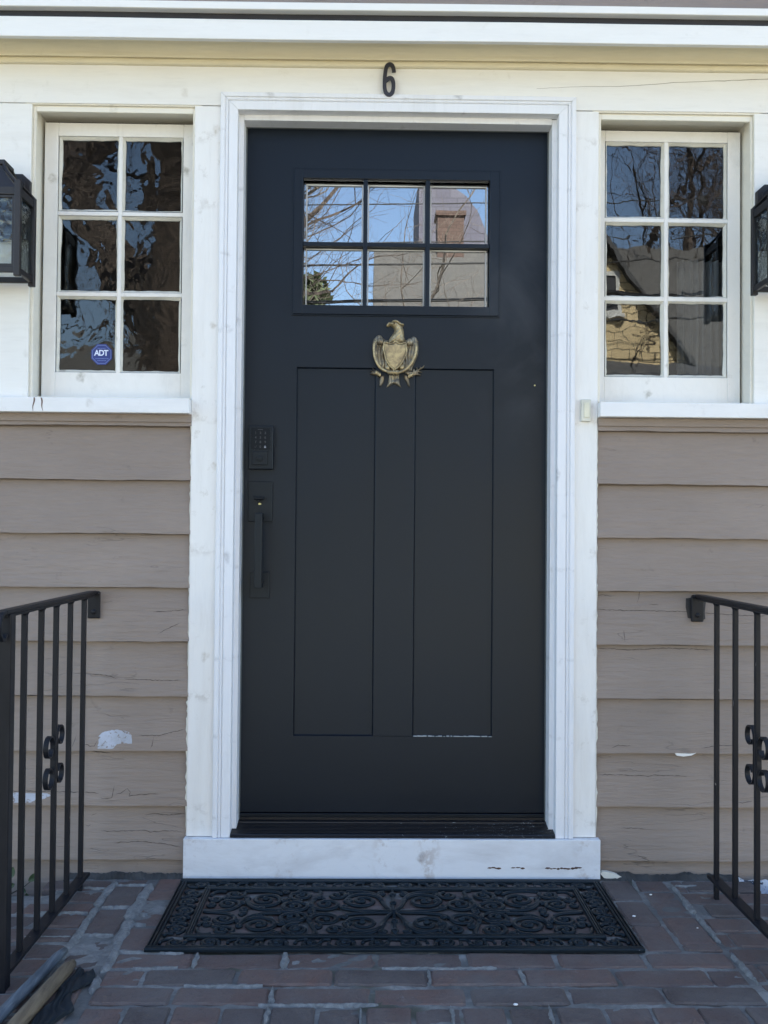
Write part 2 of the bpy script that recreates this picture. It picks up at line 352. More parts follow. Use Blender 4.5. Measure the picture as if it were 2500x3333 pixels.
sheet('street', -150, 150, -16.5, -9.8, GZ+0.004, 'asphalt')
sheet('pavement', -150, 150, -8.9, -7.6, GZ+0.02, 'walk')
sheet('path', -0.9, 0.9, -7.6, -2.6, GZ+0.01, 'walk')

def brick(b, x0, x1, y0, y1, top, depth=0.05, nx=7, ny=4):
    """one clay brick: rounded, uneven, chipped top"""
    ox = random.uniform(-.0015, .0015); oy = random.uniform(-.0012, .0012); tz = random.uniform(-.0030, .0022)
    ta, tb = random.uniform(-.016, .016), random.uniform(-.024, .024)
    vs = []; fs = []; cx, cy_ = (x0+x1)/2, (y0+y1)/2
    g = [[0]*(ny+1) for _ in range(nx+1)]
    for i in range(nx+1):
        for j in range(ny+1):
            u, v = i/nx, j/ny
            # rounded corners / wobbly edges
            e = (i in (0, nx)) + (j in (0, ny))
            x = x0 + (x1-x0)*u; y = y0 + (y1-y0)*v
            z = top + tz + ta*(x-cx) + tb*(y-cy_) + random.uniform(-.0007, .0007)
            if e == 1:
                z -= random.uniform(.0022, .0048)
                if i in (0, nx): x += random.uniform(-.0014, .0012)
                else: y += random.uniform(-.0014, .0012)
            if e == 2:
                z -= random.uniform(.004, .009); x += (cx-x)*0.03; y += (cy_-y)*0.06
            # pull first inner ring close to the edge so the top stays flat
            if 0 < i < nx and i in (1, nx-1): x = x + ((x0 if i == 1 else x1)-x)*0.72
            if 0 < j < ny and j in (1, ny-1): y = y + ((y0 if j == 1 else y1)-y)*0.72
            g[i][j] = len(vs); vs.append((x+ox, y+oy, z))
    for i in range(nx):
        for j in range(ny): fs.append((g[i][j], g[i+1][j], g[i+1][j+1], g[i][j+1]))
    rim = [g[i][0] for i in range(nx+1)] + [g[nx][j] for j in range(1, ny+1)] + [g[i][ny] for i in range(nx-1, -1, -1)] + [g[0][j] for j in range(ny-1, 0, -1)]
    n = len(rim); o = len(vs)
    for r_ in rim: vs.append((vs[r_][0], vs[r_][1], top-depth))
    for k in range(n): fs.append((rim[k], o+k, o+(k+1) % n, rim[(k+1) % n]))
    b.add(vs, fs)

def wall_gap(x):  # beyond the railings the paving stops short of the wall
    return -0.13 if (x < -0.93 or x > 0.965) else -0.012
br = MB()
J = 0.0085
def course(x0, x1, y1, y0, L, phase, skip=None):
    x = x0 + phase - L
    while x < x1:
        a, c_ = max(x, x0), min(x + L - J + random.uniform(-.006, .006), x1)
        if c_ - a > 0.02 and not (skip and skip(a, c_)):
            brick(br, a, c_, y0 + random.uniform(-.001, .001), y1 - J + random.uniform(-.001, .001), 0.0)
        x += L
LANDX, LANDY = 1.62, -1.36
# left field and right field: courses along the wall outside the border columns
for side in (-1, 1):
    y = -0.012; k = 0
    while y > LANDY:
        y0 = y - (0.0855 if side < 0 else 0.0905)
        if side < 0: course(-LANDX, -0.786, min(y, 0), y0+J/2, 0.205, (k % 2)*0.1+0.04, lambda a, c_: (a+c_)/2 < -0.93 and y > -0.10)
        else: course(0.788, LANDX, min(y, 0), y0+J/2, 0.205, (k % 2)*0.1+0.03, lambda a, c_: (a+c_)/2 > 0.965 and y > -0.10)
        y = y0; k += 1
# border columns laid head-on to the wall
def column(x0, x1, ys):
    for a, c_ in zip(ys[:-1], ys[1:]): brick(br, x0, x1, c_+J/2, a-J/2, random.uniform(-.001, .001), nx=4, ny=7)
column(-0.770, -0.686, [-0.012, -0.068, -0.225, -0.401, -0.580, -0.757, -0.93, -1.11, -1.29, LANDY])
column(-0.660, -0.585, [-0.012, -0.10, -0.17, -0.345, -0.492])
column(0.590, 0.673, [-0.012, -0.165, -0.335, -0.492])
column(0.683, 0.771, [-0.012, -0.10, -0.275, -0.45, -0.492])
# the rows in front of the mat
rows = [(-0.492, -0.578, -0.470, 0.21), (-0.578, -0.666, -0.356, 0.21), (-0.666, -0.753, -0.4825, 0.21)]
x_left = -0.655
for y1, y0, ph, L in rows: course(x_left, 0.771, y1, y0+J/2, L, (ph - x_left) % L)
for k in range(7):
    y1 = -0.753 - k*0.0865
    if y1-0.0865 < LANDY: break
    if k % 3 == 0: course(x_left, 0.771, y1, y1-0.0865+J/2, 0.0985, (-0.567-x_left) % 0.0985)
    else: course(x_left, 0.771, y1, y1-0.0865+J/2, 0.21, (-0.45-0.06*k-x_left) % 0.21)
# under the mat
for k in range(5):
    y1 = -0.05 - k*0.0885
    course(-0.580, 0.583, y1, y1-0.0885+J/2, 0.21, 0.05 + (k % 2)*0.1)
landing = br.build('landing', 'brick'); tag(landing, kind='structure')
# mortar bed: an undulating sheet a little below the brick tops, and the core of the landing
mo = MB(); nx, ny = 190, 100; vs = []; fs = []
for i in range(nx+1):
    for j in range(ny+1):
        x = -LANDX-0.005 + (2*LANDX+0.01)*i/nx; y = (LANDY-0.005) + (-0.012-LANDY+0.005)*j/ny
        z = -0.0036 + 0.0020*sin(x*37+sin(y*29)*2)*sin(y*41+sin(x*23)*2) + random.uniform(-.0009, .0009)
        if y > -0.125 and (x < -0.93 or x > 0.965): z = -0.115
        vs.append((x, y, z))
for i in range(nx):
    for j in range(ny): a = i*(ny+1)+j; fs.append((a, a+ny+1, a+ny+2, a+1))
mo.add(vs, fs); o = mo.build('mortar_joints', 'mortar', smooth=True); tag(o, kind='structure')
co = MB(); co.box(-LANDX, LANDX, LANDY, -0.02, GZ-0.05, -0.125)
co.box(-LANDX, LANDX, LANDY, -0.135, -0.13, -0.035)
tag(co.build('landing_base', 'mortar'), kind='structure')
sb = MB()
for k in range(3):
    zt = -0.16 - k*0.15; y1 = LANDY - 0.004 - k*0.30
    x = -1.1
    while x < 1.05:
        brick(sb, x, x+0.098, y1-0.30, y1-0.004, zt, 0.13, 4, 6); x += 0.107
tag(sb.build('steps', 'brick'), kind='structure')
sc = MB()
for k in range(3): sc.box(-1.09, 1.08, LANDY-0.296-k*0.30, LANDY-0.006-k*0.30, GZ-0.02, -0.172-k*0.15)
tag(sc.build('steps_core', 'mortar'), kind='structure')
# smeared pale mortar lying proud along the two left border joints and part of the right one
def smear(b, x0, y0, x1, y1, wid, prob=1.0, z=0.0):
    n = max(6, int(math.hypot(x1-x0, y1-y0)/0.006)); L_ = []; R_ = []; wl = wid/2; wr = wid/2
    for i in range(n+1):
        t = i/n; x = x0+(x1-x0)*t; y = y0+(y1-y0)*t
        wl += random.uniform(-.0032, .0032); wr += random.uniform(-.0032, .0032)
        wl = min(max(wl, wid*0.16), wid*0.8); wr = min(max(wr, wid*0.16), wid*0.8)
        e = min(1, min(t, 1-t)*n/2.5)
        dx, dy = (x1-x0), (y1-y0); l = math.hypot(dx, dy); px, py = -dy/l, dx/l
        L_.append((x+px*wl*e, y+py*wl*e)); R_.append((x-px*wr*e, y-py*wr*e))
    vs = []
    for (a, c_) in zip(L_, R_):
        h = z + 0.0035 + random.uniform(-.0008, .0012)
        mx_, my_ = (a[0]+c_[0])/2, (a[1]+c_[1])/2
        vs += [(a[0], a[1], z-0.006), ((a[0]+mx_)/2, (a[1]+my_)/2, h), ((c_[0]+mx_)/2, (c_[1]+my_)/2, h+random.uniform(-.0006, .0006)), (c_[0], c_[1], z-0.006)]
    fs = [(i*4+j, i*4+j+1, (i+1)*4+j+1, (i+1)*4+j) for i in range(n) for j in range(3)]
    b.add(vs, fs)
sm = MB()
smear(sm, -0.779, -0.03, -0.776, -0.22, 0.026); smear(sm, -0.777, -0.225, -0.773, -0.53, 0.021)
smear(sm, -0.673, -0.055, -0.673, -0.30, 0.036); smear(sm, -0.674, -0.30, -0.668, -0.60, 0.030); smear(sm, -0.668, -0.62, -0.658, -0.70, 0.018)
smear(sm, -0.768, -0.067, -0.68, -0.062, 0.010); smear(sm, -0.766, -0.224, -0.69, -0.222, 0.011); smear(sm, -0.762, -0.400, -0.69, -0.400, 0.010)
smear(sm, -0.66, -0.33, -0.625, -0.34, 0.02); smear(sm, -0.66, -0.493, -0.50, -0.505, 0.020); smear(sm, -0.655, -0.27, -0.635, -0.268, 0.02)
smear(sm, -0.93, -0.262, -0.79, -0.262, 0.007); smear(sm, -0.9, -0.415, -0.79, -0.412, 0.007); smear(sm, -0.87, -0.085, -0.79, -0.09, 0.006)
smear(sm, 0.781, -0.06, 0.779, -0.26, 0.018); smear(sm, 0.779, -0.27, 0.782, -0.44, 0.012); smear(sm, 0.783, -0.5, 0.786, -0.66, 0.013)
smear(sm, 0.68, -0.02, 0.678, -0.10, 0.010); smear(sm, 0.79, -0.06, 0.85, -0.062, 0.007)
smear(sm, -0.6, -0.582, -0.50, -0.578, 0.012); smear(sm, -0.47, -0.669, -0.30, -0.666, 0.010); smear(sm, -0.30, -0.755, -0.05, -0.753, 0.008); smear(sm, -0.262, -0.49, -0.262, -0.575, 0.016); smear(sm, -0.468, -0.495, -0.466, -0.575, 0.014)
smear(sm, -0.04, -0.583, 0.22, -0.58, 0.010); smear(sm, 0.066, -0.585, 0.066, -0.66, 0.014); smear(sm, -0.28, -0.76, -0.28, -0.835, 0.013); smear(sm, -0.278, -0.672, -0.274, -0.75, 0.014)
smear(sm, -0.088, -0.76, -0.088, -0.835, 0.010); smear(sm, 0.1, -0.76, 0.1, -0.835, 0.010); smear(sm, 0.27, -0.584, 0.275, -0.66, 0.012); smear(sm, 0.305, -0.757, 0.30, -0.835, 0.008)
smear(sm, -0.13, -0.492, 0.1, -0.49, 0.006)
tag(sm.build('smeared_mortar', 'smear', smooth=True), kind='structure')

# ================================================================== THE HOUSE
house = thing('house', 'taupe clapboard house front with white trim around a black front door', 'house', (0, 0.5, GZ))
T = 0.005   # the cornice runs very slightly out of level
HX = 5.0
def siding(x0, x1, z_bot, z_top, name, phase=0.047, pitch_=0.1546, first_low=None, wav=0.0008):
    b = MB(); zs = []
    z = phase
    while z > z_bot: z -= pitch_
    step = 0.025; n = int((x1-x0)/step)+1
    while z < z_top:
        a = max(z, z_bot); t = min(z+pitch_+0.004, z_top)
        f = 0.0060; bk = 0.0250
        yb = f; yt = bk if t < z_top else f + (bk-f)*(t-z)/pitch_
        ya = f if a == z else f + (bk-f)*(a-z)/pitch_
        ph = random.uniform(0, 9); vs = []; fs = []
        off = random.uniform(-.0015, .0015)
        for i in range(n+1):
            x = x0 + (x1-x0)*i/n
            wv = off + wav*(sin(x*9+ph)+0.6*sin(x*31+ph*2)) + random.uniform(-.0007, .0007)
            vs += [(x, ya+0.017, a+wv), (x, ya, a+wv), (x, ya, a+0.0015+wv), (x, yt, t-0.0064+off), (x, yt+0.016, t-0.0058+off), (x, yt+0.016, t)]
        for i in range(n):
            for j in range(5): q = i*6+j; fs.append((q, q+6, q+7, q+1))
        b.add(vs, fs); z += pitch_
    o = b.build(name, 'siding', house)
    return o
s1 = siding(-HX, -0.5885, -0.125, 1.321, 'siding')
s2 = siding(0.5835, HX, -0.125, 1.323, 'siding')
s3 = siding(-HX, HX, 2.44, 5.2, 'siding', phase=2.452)
b = MB(); b.box(-HX, -0.5885, 0.002, 0.02, 1.295, 1.3185); b.box(0.5835, HX, 0.002, 0.02, 1.297, 1.3205)
b.build('apron_trim', 'siding', house, 0.0015)
b = MB(); b.box(-HX, HX, 0.9, 8.0, GZ, 5.2); b.box(-HX, HX, 0.034, 0.9, 2.37, 5.2)
b.box(-HX, -1.6, 0.034, 0.9, GZ, 2.37); b.box(1.6, HX, 0.034, 0.9, GZ, 2.37)
b.box(-1.6, -0.592, 0.034, 0.07, GZ, 1.315); b.box(0.588, 1.6, 0.034, 0.07, GZ, 1.315)
b.build('wall', 'siding', house)
b = MB(); b.box(-HX, HX, 0.022, 0.033, GZ, -0.10); b.build('foundation', 'concrete', house)
b = MB(); b.prism([(-0.30, 5.15), (4.25, 8.0), (8.80, 5.15), (8.80, 5.30), (4.25, 8.2), (-0.30, 5.30)], 0, -HX-0.3, HX+0.3)
b.build('roof', 'shingle', house)
for xg in (-HX, HX-0.1):
    b = MB(); b.prism([(0.05, 5.19), (8.45, 5.19), (4.25, 7.9)], 0, xg, xg+0.1); b.build('gable_wall', 'siding', house)
# interior: dark room walls, so that the glass has something behind it
b = MB(); b.box(-1.59, 1.59, 0.80, 0.85, GZ, 2.36); b.box(-1.59, 1.59, 0.13, 0.80, 2.30, 2.36); b.box(-1.59, 1.59, 0.13, 0.80, 0.0, 0.02)
b.box(-0.56, -0.54, 0.10, 0.8, 0.02, 2.3); b.box(0.54, 0.56, 0.10, 0.8, 0.02, 2.3); b.build('interior_wall', 'dark', house)
# cornice, from the frieze up
b = MB(); b.box(-HX, HX, 0.006, 0.033, 2.2165, 2.345, 0.0022); b.build('frieze', 'frieze', house, 0.0012)
b = MB()
def prof(b, pts, tilt=T, x0=-HX, x1=HX, n=60):
    vs = []; k = len(pts); fs = []
    for i in range(n+1):
        x = x0+(x1-x0)*i/n; wv = 0.0007*sin(x*5)+random.uniform(-.0003, .0003)
        for (y, z) in pts: vs.append((x, y, z+tilt*x+wv))
    for i in range(n):
        for j in range(k-1): q = i*k+j; fs.append((q, q+k, q+k+1, q+1))
    b.add(vs, fs)
bead = [(0.006, 2.3300), (-0.004, 2.3302), (-0.0075, 2.3330), (-0.0085, 2.338), (-0.0075, 2.343), (-0.005, 2.3465), (0.006, 2.3475)]
prof(b, bead)
cove = [(0.004, 2.3475), (-0.012, 2.3475), (-0.0135, 2.3520)]
for i in range(9):
    a = i/8*pi/2; cove.append((-0.0145-0.046*(1-cos(a)), 2.3530+0.034*sin(a)))
cove += [(-0.064, 2.3868), (-0.066, 2.3830)]
for i in range(7):
    a = i/6*pi/2; cove.append((-0.066-0.040*sin(a), 2.3600+0.0225*cos(a)))
cove += [(-0.108, 2.3570), (-0.109, 2.3490), (-0.125, 2.3488)]
prof(b, cove); b.build('cornice_molding', 'corn', house, smooth=False)
b = MB(); prof(b, [(-0.110, 2.4015), (-0.110, 2.3465), (-0.1250, 2.3460), (-0.1262, 2.3470), (-0.1262, 2.4000), (-0.1250, 2.4015), (-0.05, 2.4040)]); b.build('fascia', 'frieze', house)
b = MB(); prof(b, [(-0.03, 2.4035), (-0.112, 2.4038), (-0.113, 2.4235), (-0.03, 2.4240)]); b.build('cornice_dark_strip', 'nearblack', house)  # near-black strip set back between fascia and ledge board
b = MB(); prof(b, [(-0.01, 2.4250), (-0.134, 2.4240), (-0.137, 2.4252), (-0.137, 2.4440), (-0.135, 2.4455), (0.03, 2.4560)]); b.build('ledge_board', 'frieze', house)
b = MB(); pts = [(0.40, 2.2790), (0.52, 2.2860), (0.66, 2.2900), (0.80, 2.3030), (0.95, 2.3110), (1.08, 2.3180), (1.3, 2.325)]
L_ = []
for (xa, za), (xb, zb_) in zip(pts[:-1], pts[1:]):
    for q in range(6): L_.append((xa+(xb-xa)*q/6, za+(zb_-za)*q/6+random.uniform(-.0008, .0008)))
vs = []
for i, (x, z) in enumerate(L_): h = 0.0003+0.0009*i/len(L_)*random.uniform(.5, 1); vs += [(x, 0.0055, z-h), (x, 0.0055, z+h)]
b.add(vs, [(i*2, i*2+2, i*2+3, i*2+1) for i in range(len(L_)-1)]); M['crack'] = mat_plain('crack_dirt', (0.22, 0.19, 0.15), 0.9); b.build('board_crack', 'crack', house)
# white panels beyond the windows, uprights beside the door
b = MB(); b.box(-HX, -1.058, 0.0065, 0.033, 1.3605, 2.2120, 0.0); b.build('wall_panel', 'frieze', house, 0.001)
b = MB(); b.box(1.0385, HX, 0.0065, 0.033, 1.3635, 2.2165, 0.0); b.build('wall_panel', 'frieze', house, 0.001)
b = MB(); b.box(-0.590, -0.5145, 0.0070, 0.034, 0.114, 2.2130); b.build('casing_board', 'casing', house, 0.0015)
b = MB(); b.box(0.5145, 0.5825, 0.0070, 0.034, 0.114, 2.2155); b.build('casing_board', 'casing', house, 0.0015)
# ragged caulk between uprights and clapboards
b = MB()
for xe, s_ in ((-0.5895, -1), (0.582, 1)):
    zz = 0.118; L_ = []
    while zz < 1.31:
        wv = random.uniform(0.0005, 0.0045)*(1.25 if zz < 0.5 else 0.7)
        L_.append((xe, xe+s_*wv, zz)); zz += random.uniform(.006, .02)
    vs = [];
    for a, c_, z in L_: vs += [(a, 0.006, z), (c_, 0.0085, z), (c_, 0.016, z)]
    b = MB(); b.add(vs, [(i*3+j, i*3+j+1, i*3+j+4, i*3+j+3) for i in range(len(L_)-1) for j in range(2)])
    b.build('caulk_line', 'putty', house)
# base board under the door
b = MB(); b.box(-0.594, 0.591, -0.014, 0.028, 0.0015, 0.1125); b.build('base_board', 'board', house, 0.0012)
# scuffs that show bare wood on the base board
M['barewood'] = mat_plain('bare_splintered_wood', (0.10, 0.05, 0.035), 0.9)
for (xa, xb, zc) in ((0.268, 0.305, 0.033), (0.335, 0.368, 0.034), (0.432, 0.530, 0.034)):
    x = xa; b = MB()
    while x < xb:
        l = random.uniform(.008, .018); h = random.uniform(.0015, .0034); z = zc+random.uniform(-.003, .002)
        b.prism([(x, z-h*0.4), (x+l*0.5, z-h), (x+l, z-h*0.1), (x+l*0.8, z+h*0.8), (x+l*0.3, z+h)], 1, -0.0146, -0.0139); x += l*random.uniform(.6, .95)
    b.build('wood_scuff', 'barewood', house)

# moulded casing round the door (three mitred lengths)
def casing_len(b, prof_, p0, p1, inward, m0, m1, gap=0.0004):
    """prof_: (distance from the outer edge, y); the length runs p0->p1 along the outer edge; inward is the unit vector to the opening"""
    d = (Vector(p1)-Vector(p0)); L_ = d.length; d.normalize(); inw = Vector(inward); n = len(prof_); vs = []
    for end in (0, 1):
        for (q, y) in prof_:
            t = (gap + (q if m0 else 0)) if end == 0 else L_ - (gap + (q if m1 else 0))
            p = Vector(p0) + d*t + inw*q; vs.append((p.x, y, p.z))
    fs = [(j, j+1, n+j+1, n+j) for j in range(n-1)] + [tuple(range(n)), tuple(range(2*n-1, n-1, -1))]
    b.add(vs, fs)
pr = [(0, 0.034), (0, -0.0050), (0.0012, -0.0060), (0.0115, -0.0060), (0.0125, -0.0048), (0.0135, -0.0010), (0.0150, -0.0010), (0.0165, -0.0032), (0.0195, -0.0038), (0.0215, -0.0022), (0.0220, 0.0012), (0.0235, 0.0012), (0.0245, -0.0020), (0.0260, -0.0030), (0.0485, -0.0030), (0.0497, -0.0018), (0.0500, 0.034)]
for p0, p1, inw, m0, m1 in (((-0.514, 0, 0.1135), (-0.514, 0, 2.250), (1, 0, 0), False, True), ((-0.514, 0, 2.250), (0.514, 0, 2.2515), (0, 0, -1), True, True), ((0.514, 0, 2.2515), (0.514, 0, 0.1135), (-1, 0, 0), True, False)):
    b = MB(); casing_len(b, pr, p0, p1, inw, m0, m1); b.build('door_casing', 'newwhite', house)
b = MB(); 
b.box(-0.486, -0.4510, 0.032, 0.088, 0.126, 2.20); b.box(0.4510, 0.486, 0.032, 0.088, 0.126, 2.20); b.box(-0.4508, 0.4508, 0.032, 0.088, 2.1845, 2.21)
b.build('door_jamb', 'newwhite', house, 0.0015)
b = MB(); b.box(-0.4535, -0.4475, 0.083, 0.0885, 0.14, 2.187); b.box(0.4475, 0.4535, 0.083, 0.0885, 0.14, 2.187); b.box(-0.4535, 0.4535, 0.083, 0.0885, 2.183, 2.192)
M['strip'] = mat_plain('weather_strip', (0.10, 0.115, 0.115), 0.6)
b.build('weather_strip', 'strip', house)
# threshold
def thr_mat():
    k = N('dusty_black_threshold')
    sep = k.n('ShaderNodeSeparateXYZ'); k.L(k.tc.outputs['Object'], sep.inputs[0])
    sidef = k.ramp(sep.outputs[0], -0.2, 0.42, 0.0, 1.0)
    vo = k.noise(150, (1, 1, 1), 3, 0.7, 0.6)
    th = k.math('SUBTRACT', vo, k.math('MULTIPLY', sidef, 0.10))
    sp_ = k.ramp(vo, 0.0, 1.0)
    f = k.math('GREATER_THAN', k.math('ADD', vo, k.math('MULTIPLY', sidef, 0.115)), 0.74)
    c = k.mix(f, (0.005, 0.006, 0.009), (0.30, 0.33, 0.34))
    return k.done(c, 0.42, None, spec=0.4)
M['thr'] = thr_mat()
b = MB(); pts = [(0.0, 0.1135), (-0.004, 0.1138), (-0.0045, 0.1205), (-0.001, 0.1235)]
y = 0.0; 
for i in range(8):
    y0_ = 0.001 + i*0.0085; z0_ = 0.1238 + i*0.0014
    pts += [(y0_, z0_), (y0_+0.0055, z0_+0.0010), (y0_+0.0062, z0_-0.0018), (y0_+0.0080, z0_-0.0016)]
pts += [(0.070, 0.1375), (0.10, 0.139), (0.12, 0.139), (0.12, 0.1135)]
b.prism(pts, 0, -0.4635, 0.4635); b.build('threshold', 'thr', house)

# ---------------- front door
door = MB()
YF = 0.0895; YB = 0.132; DX = 0.4535; DB, DT = 0.1605, 2.1925
# slab front with two sunk panels and an opening for the glass, assembled from stiles and rails butted end to end
lx0, lx1, lz0, lz1 = -0.292, 0.289, 1.642, 2.052
px0, px1, pz0, pz1 = -0.2945, 0.2925, 0.3830, 1.4725
cx0, cx1 = -0.0595, 0.0570
door.box(-DX, px0, YF, YB, DB, DT); door.box(px1, DX, YF, YB, DB, DT)
door.box(px0, px1, YF, YB, DB, pz0); door.box(px0, px1, YF, YB, pz1, lz0); door.box(px0, px1, YF, YB, lz1, DT)
door.box(px0, lx0, YF, YB, lz0, lz1); door.box(lx1, px1, YF, YB, lz0, lz1)
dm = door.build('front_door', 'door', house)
base = dm
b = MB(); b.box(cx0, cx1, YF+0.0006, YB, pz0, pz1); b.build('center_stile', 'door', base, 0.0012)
for a, c_ in ((px0, cx0), (cx1, px1)):
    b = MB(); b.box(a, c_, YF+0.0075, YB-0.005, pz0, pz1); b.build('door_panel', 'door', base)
# small gap lines: chamfered sticking round each panel
b = MB()
for a, c_ in ((px0, cx0), (cx1, px1)):
    for (q0, q1) in (((a, pz0), (a, pz1)), ((a, pz1), (c_, pz1)), ((c_, pz1), (c_, pz0)), ((c_, pz0), (a, pz0))):
        mx_, mz_ = (a+c_)/2, (pz0+pz1)/2
        def ins(p, d): return (p[0]+(d if p[0] < mx_ else -d), p[1]+(d if p[1] < mz_ else -d))
        vs = [(q0[0], YF+0.002, q0[1]), (q1[0], YF+0.002, q1[1]), (ins(q1, .0035)[0], YF+0.0072, ins(q1, .0035)[1]), (ins(q0, .0035)[0], YF+0.0072, ins(q0, .0035)[1])]
        b.add(vs, [(0, 1, 2, 3)])
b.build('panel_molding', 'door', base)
b = MB(); x = 0.060
while x < 0.286:
    l = random.uniform(.004, .012); b.box(x, x+l, YF-0.0002, YF+0.0070, pz0-0.0002, pz0+random.uniform(.0008, .0028)); x += l+random.choice((0, 0, .001, .004))
M['dust'] = mat_plain('plaster_dust', (0.40, 0.43, 0.44), 0.9); b.build('paint_drip', 'dust', base)
# frame of the glazed light
def frame(b, x0, x1, z0, z1, w_, y0, y1):
    b.box(x0, x0+w_, y0, y1, z0, z1); b.box(x1-w_, x1, y0, y1, z0, z1); b.box(x0+w_, x1-w_, y0, y1, z0, z0+w_); b.box(x0+w_, x1-w_, y0, y1, z1-w_, z1)
b = MB(); frame(b, -0.3115, 0.3075, 1.6255, 2.0665, 0.0045, YF-0.0035, YF+0.002)
frame(b, -0.307, 0.303, 1.630, 2.062, 0.0268, YF-0.0075, YF+0.012)
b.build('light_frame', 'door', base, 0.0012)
b = MB(); PX = [(-0.2705, -0.1040), (-0.0860, 0.0805), (0.1010, 0.2670)]; PZ = [(1.6590, 1.8295), (1.8505, 2.0230)]
for xm in (-0.0950, 0.0908): b.box(xm-0.0062, xm+0.0062, YF-0.003, YF+0.022, 1.6568, 2.0352)
for xa, xb in ((-0.2802, -0.1012), (-0.0888, 0.0846), (0.0970, 0.2762)): b.box(xa, xb, YF-0.0025, YF+0.022, 1.8400-0.0062, 1.8400+0.0062)
b.build('muntin', 'door', base, 0.001)
b = MB(); b.box(-0.281, 0.277, YF+0.0235, YF+0.0265, 1.652, 2.040); b.build('pane', 'doorglass', base)
b = MB()
for xa, xb in PX:
    for za, zb_ in PZ: frame(b, xa-0.002, xb+0.002, za-0.002, zb_+0.002, 0.0036, YF+0.018, YF+0.0228)
b.build('glazing_spacer', 'spacer', base)
b = MB(); b.box(-DX+0.002, DX-0.002, YF-0.006, YF+0.005, 0.1470, 0.1578); b.build('door_sweep', 'hardware', base, 0.0015)
b = MB(); b.box(-DX+0.002, DX-0.002, YF-0.003, YF+0.006, 0.138, 0.1462); b.build('sweep_seal', 'threshold', base, 0.001)
# key pad lock
b = MB(); b.box(-0.4325, -0.3595, YF-0.020, YF, 1.1665, 1.2950); b.build('lock_body', 'hardware', base, 0.0025)
b = MB(); b.box(-0.4255, -0.3685, YF-0.0212, YF-0.0199, 1.2250, 1.2885); b.build('keypad', 'glasspad', base, 0.0004)
b = MB(); b.box(-0.4195, -0.3765, YF-0.0245, YF-0.0199, 1.1790, 1.2190); b.build('lock_cover', 'hardware', base, 0.0014)
def disc(b, cx, cz, r, y0, y1, n=24):
    b.prism([(cx+r*cos(2*pi*i/n), cz+r*sin(2*pi*i/n)) for i in range(n)], 1, y0, y1)
b = MB(); disc(b, -0.3985, 1.1975, 0.0100, YF-0.0275, YF-0.0244); disc(b, -0.3985, 1.1975, 0.0072, YF-0.0290, YF-0.0274); b.build('key_cylinder', 'hardware', base, 0.0008)
b = MB(); b.box(-0.4035, -0.3945, YF-0.0294, YF-0.0289, 1.1925, 1.1950); b.build('keyhole', 'glasspad', base)
dg = MB(); first = True
for r_, row in enumerate((('1', '2', '3'), ('4', '5', '6'), ('7', '8', '9'), (None, '0', None))):
    for c_, ch in enumerate(row):
        if ch: text_mesh(ch, 0.0098, 0.0001, 'digit', 'key_digit', base, (-0.4115+c_*0.0140, YF-0.0214, 1.2735-r_*0.0136))
b = MB(); z = 1.2327; b.tube([(-0.4145, YF-0.0214, z), (-0.4125, YF-0.0214, z-0.002), (-0.4085, YF-0.0214, z+0.0035)], 0.0004, 4); b.build('check_mark', 'digit', base)
b = MB(); b.box(-0.3862, -0.3808, YF-0.0216, YF-0.0212, z-0.0032, z+0.0012); b.tube([(-0.3850, YF-0.0214, z+0.001), (-0.3848, YF-0.0214, z+0.0032), (-0.3835, YF-0.0214, z+0.0042), (-0.3822, YF-0.0214, z+0.0032), (-0.3820, YF-0.0214, z+0.001)], 0.0005, 4)
M['digit2'] = mat_plain('bright_symbol_paint', (0.3, 0.32, 0.36), 0.5); b.build('padlock_symbol', 'digit2', base)
b = MB(); b.box(-0.4055, -0.3905, YF-0.0216, YF-0.0212, 1.2832, 1.2842); b.build('keypad_mark', 'digit', base)
# handle set
b = MB(); b.box(-0.4335, -0.3615, YF-0.0070, YF, 1.0125, 1.1310); b.build('handle_plate', 'hardware', base, 0.0015)
b = MB(); b.box(-0.4255, -0.3675, YF-0.0070, YF, 0.7880, 0.8650); b.build('handle_plate', 'hardware', base, 0.0015)
b = MB(); b.box(-0.4140, -0.3850, YF-0.034, YF-0.0065, 1.0775, 1.0850); b.box(-0.4045, -0.3980, YF-0.030, YF-0.0065, 1.0690, 1.0778); b.build('thumb_latch', 'glasspad', base, 0.0015)
b = MB(); b.box(-0.4030, -0.3945, YF-0.0100, YF-0.0069, 1.0625, 1.0680); b.build('latch_tab', 'brassbit', base, 0.0008)
b = MB(); pathg = [(YF-0.005, 1.0300), (YF-0.052, 1.0300)]
b.box(-0.4065, -0.3855, YF-0.060, YF-0.049, 0.8195, 1.0375); b.box(-0.4060, -0.3860, YF-0.050, YF-0.0065, 1.0175, 1.0370); b.box(-0.4060, -0.3860, YF-0.050, YF-0.0065, 0.8200, 0.8390)
b.build('door_grip', 'hardware', base, 0.0018)
b = MB(); disc(b, 0.4135, 1.4255, 0.0022, YF-0.002, YF, 10); b.build('door_tack', 'brassbit', base)

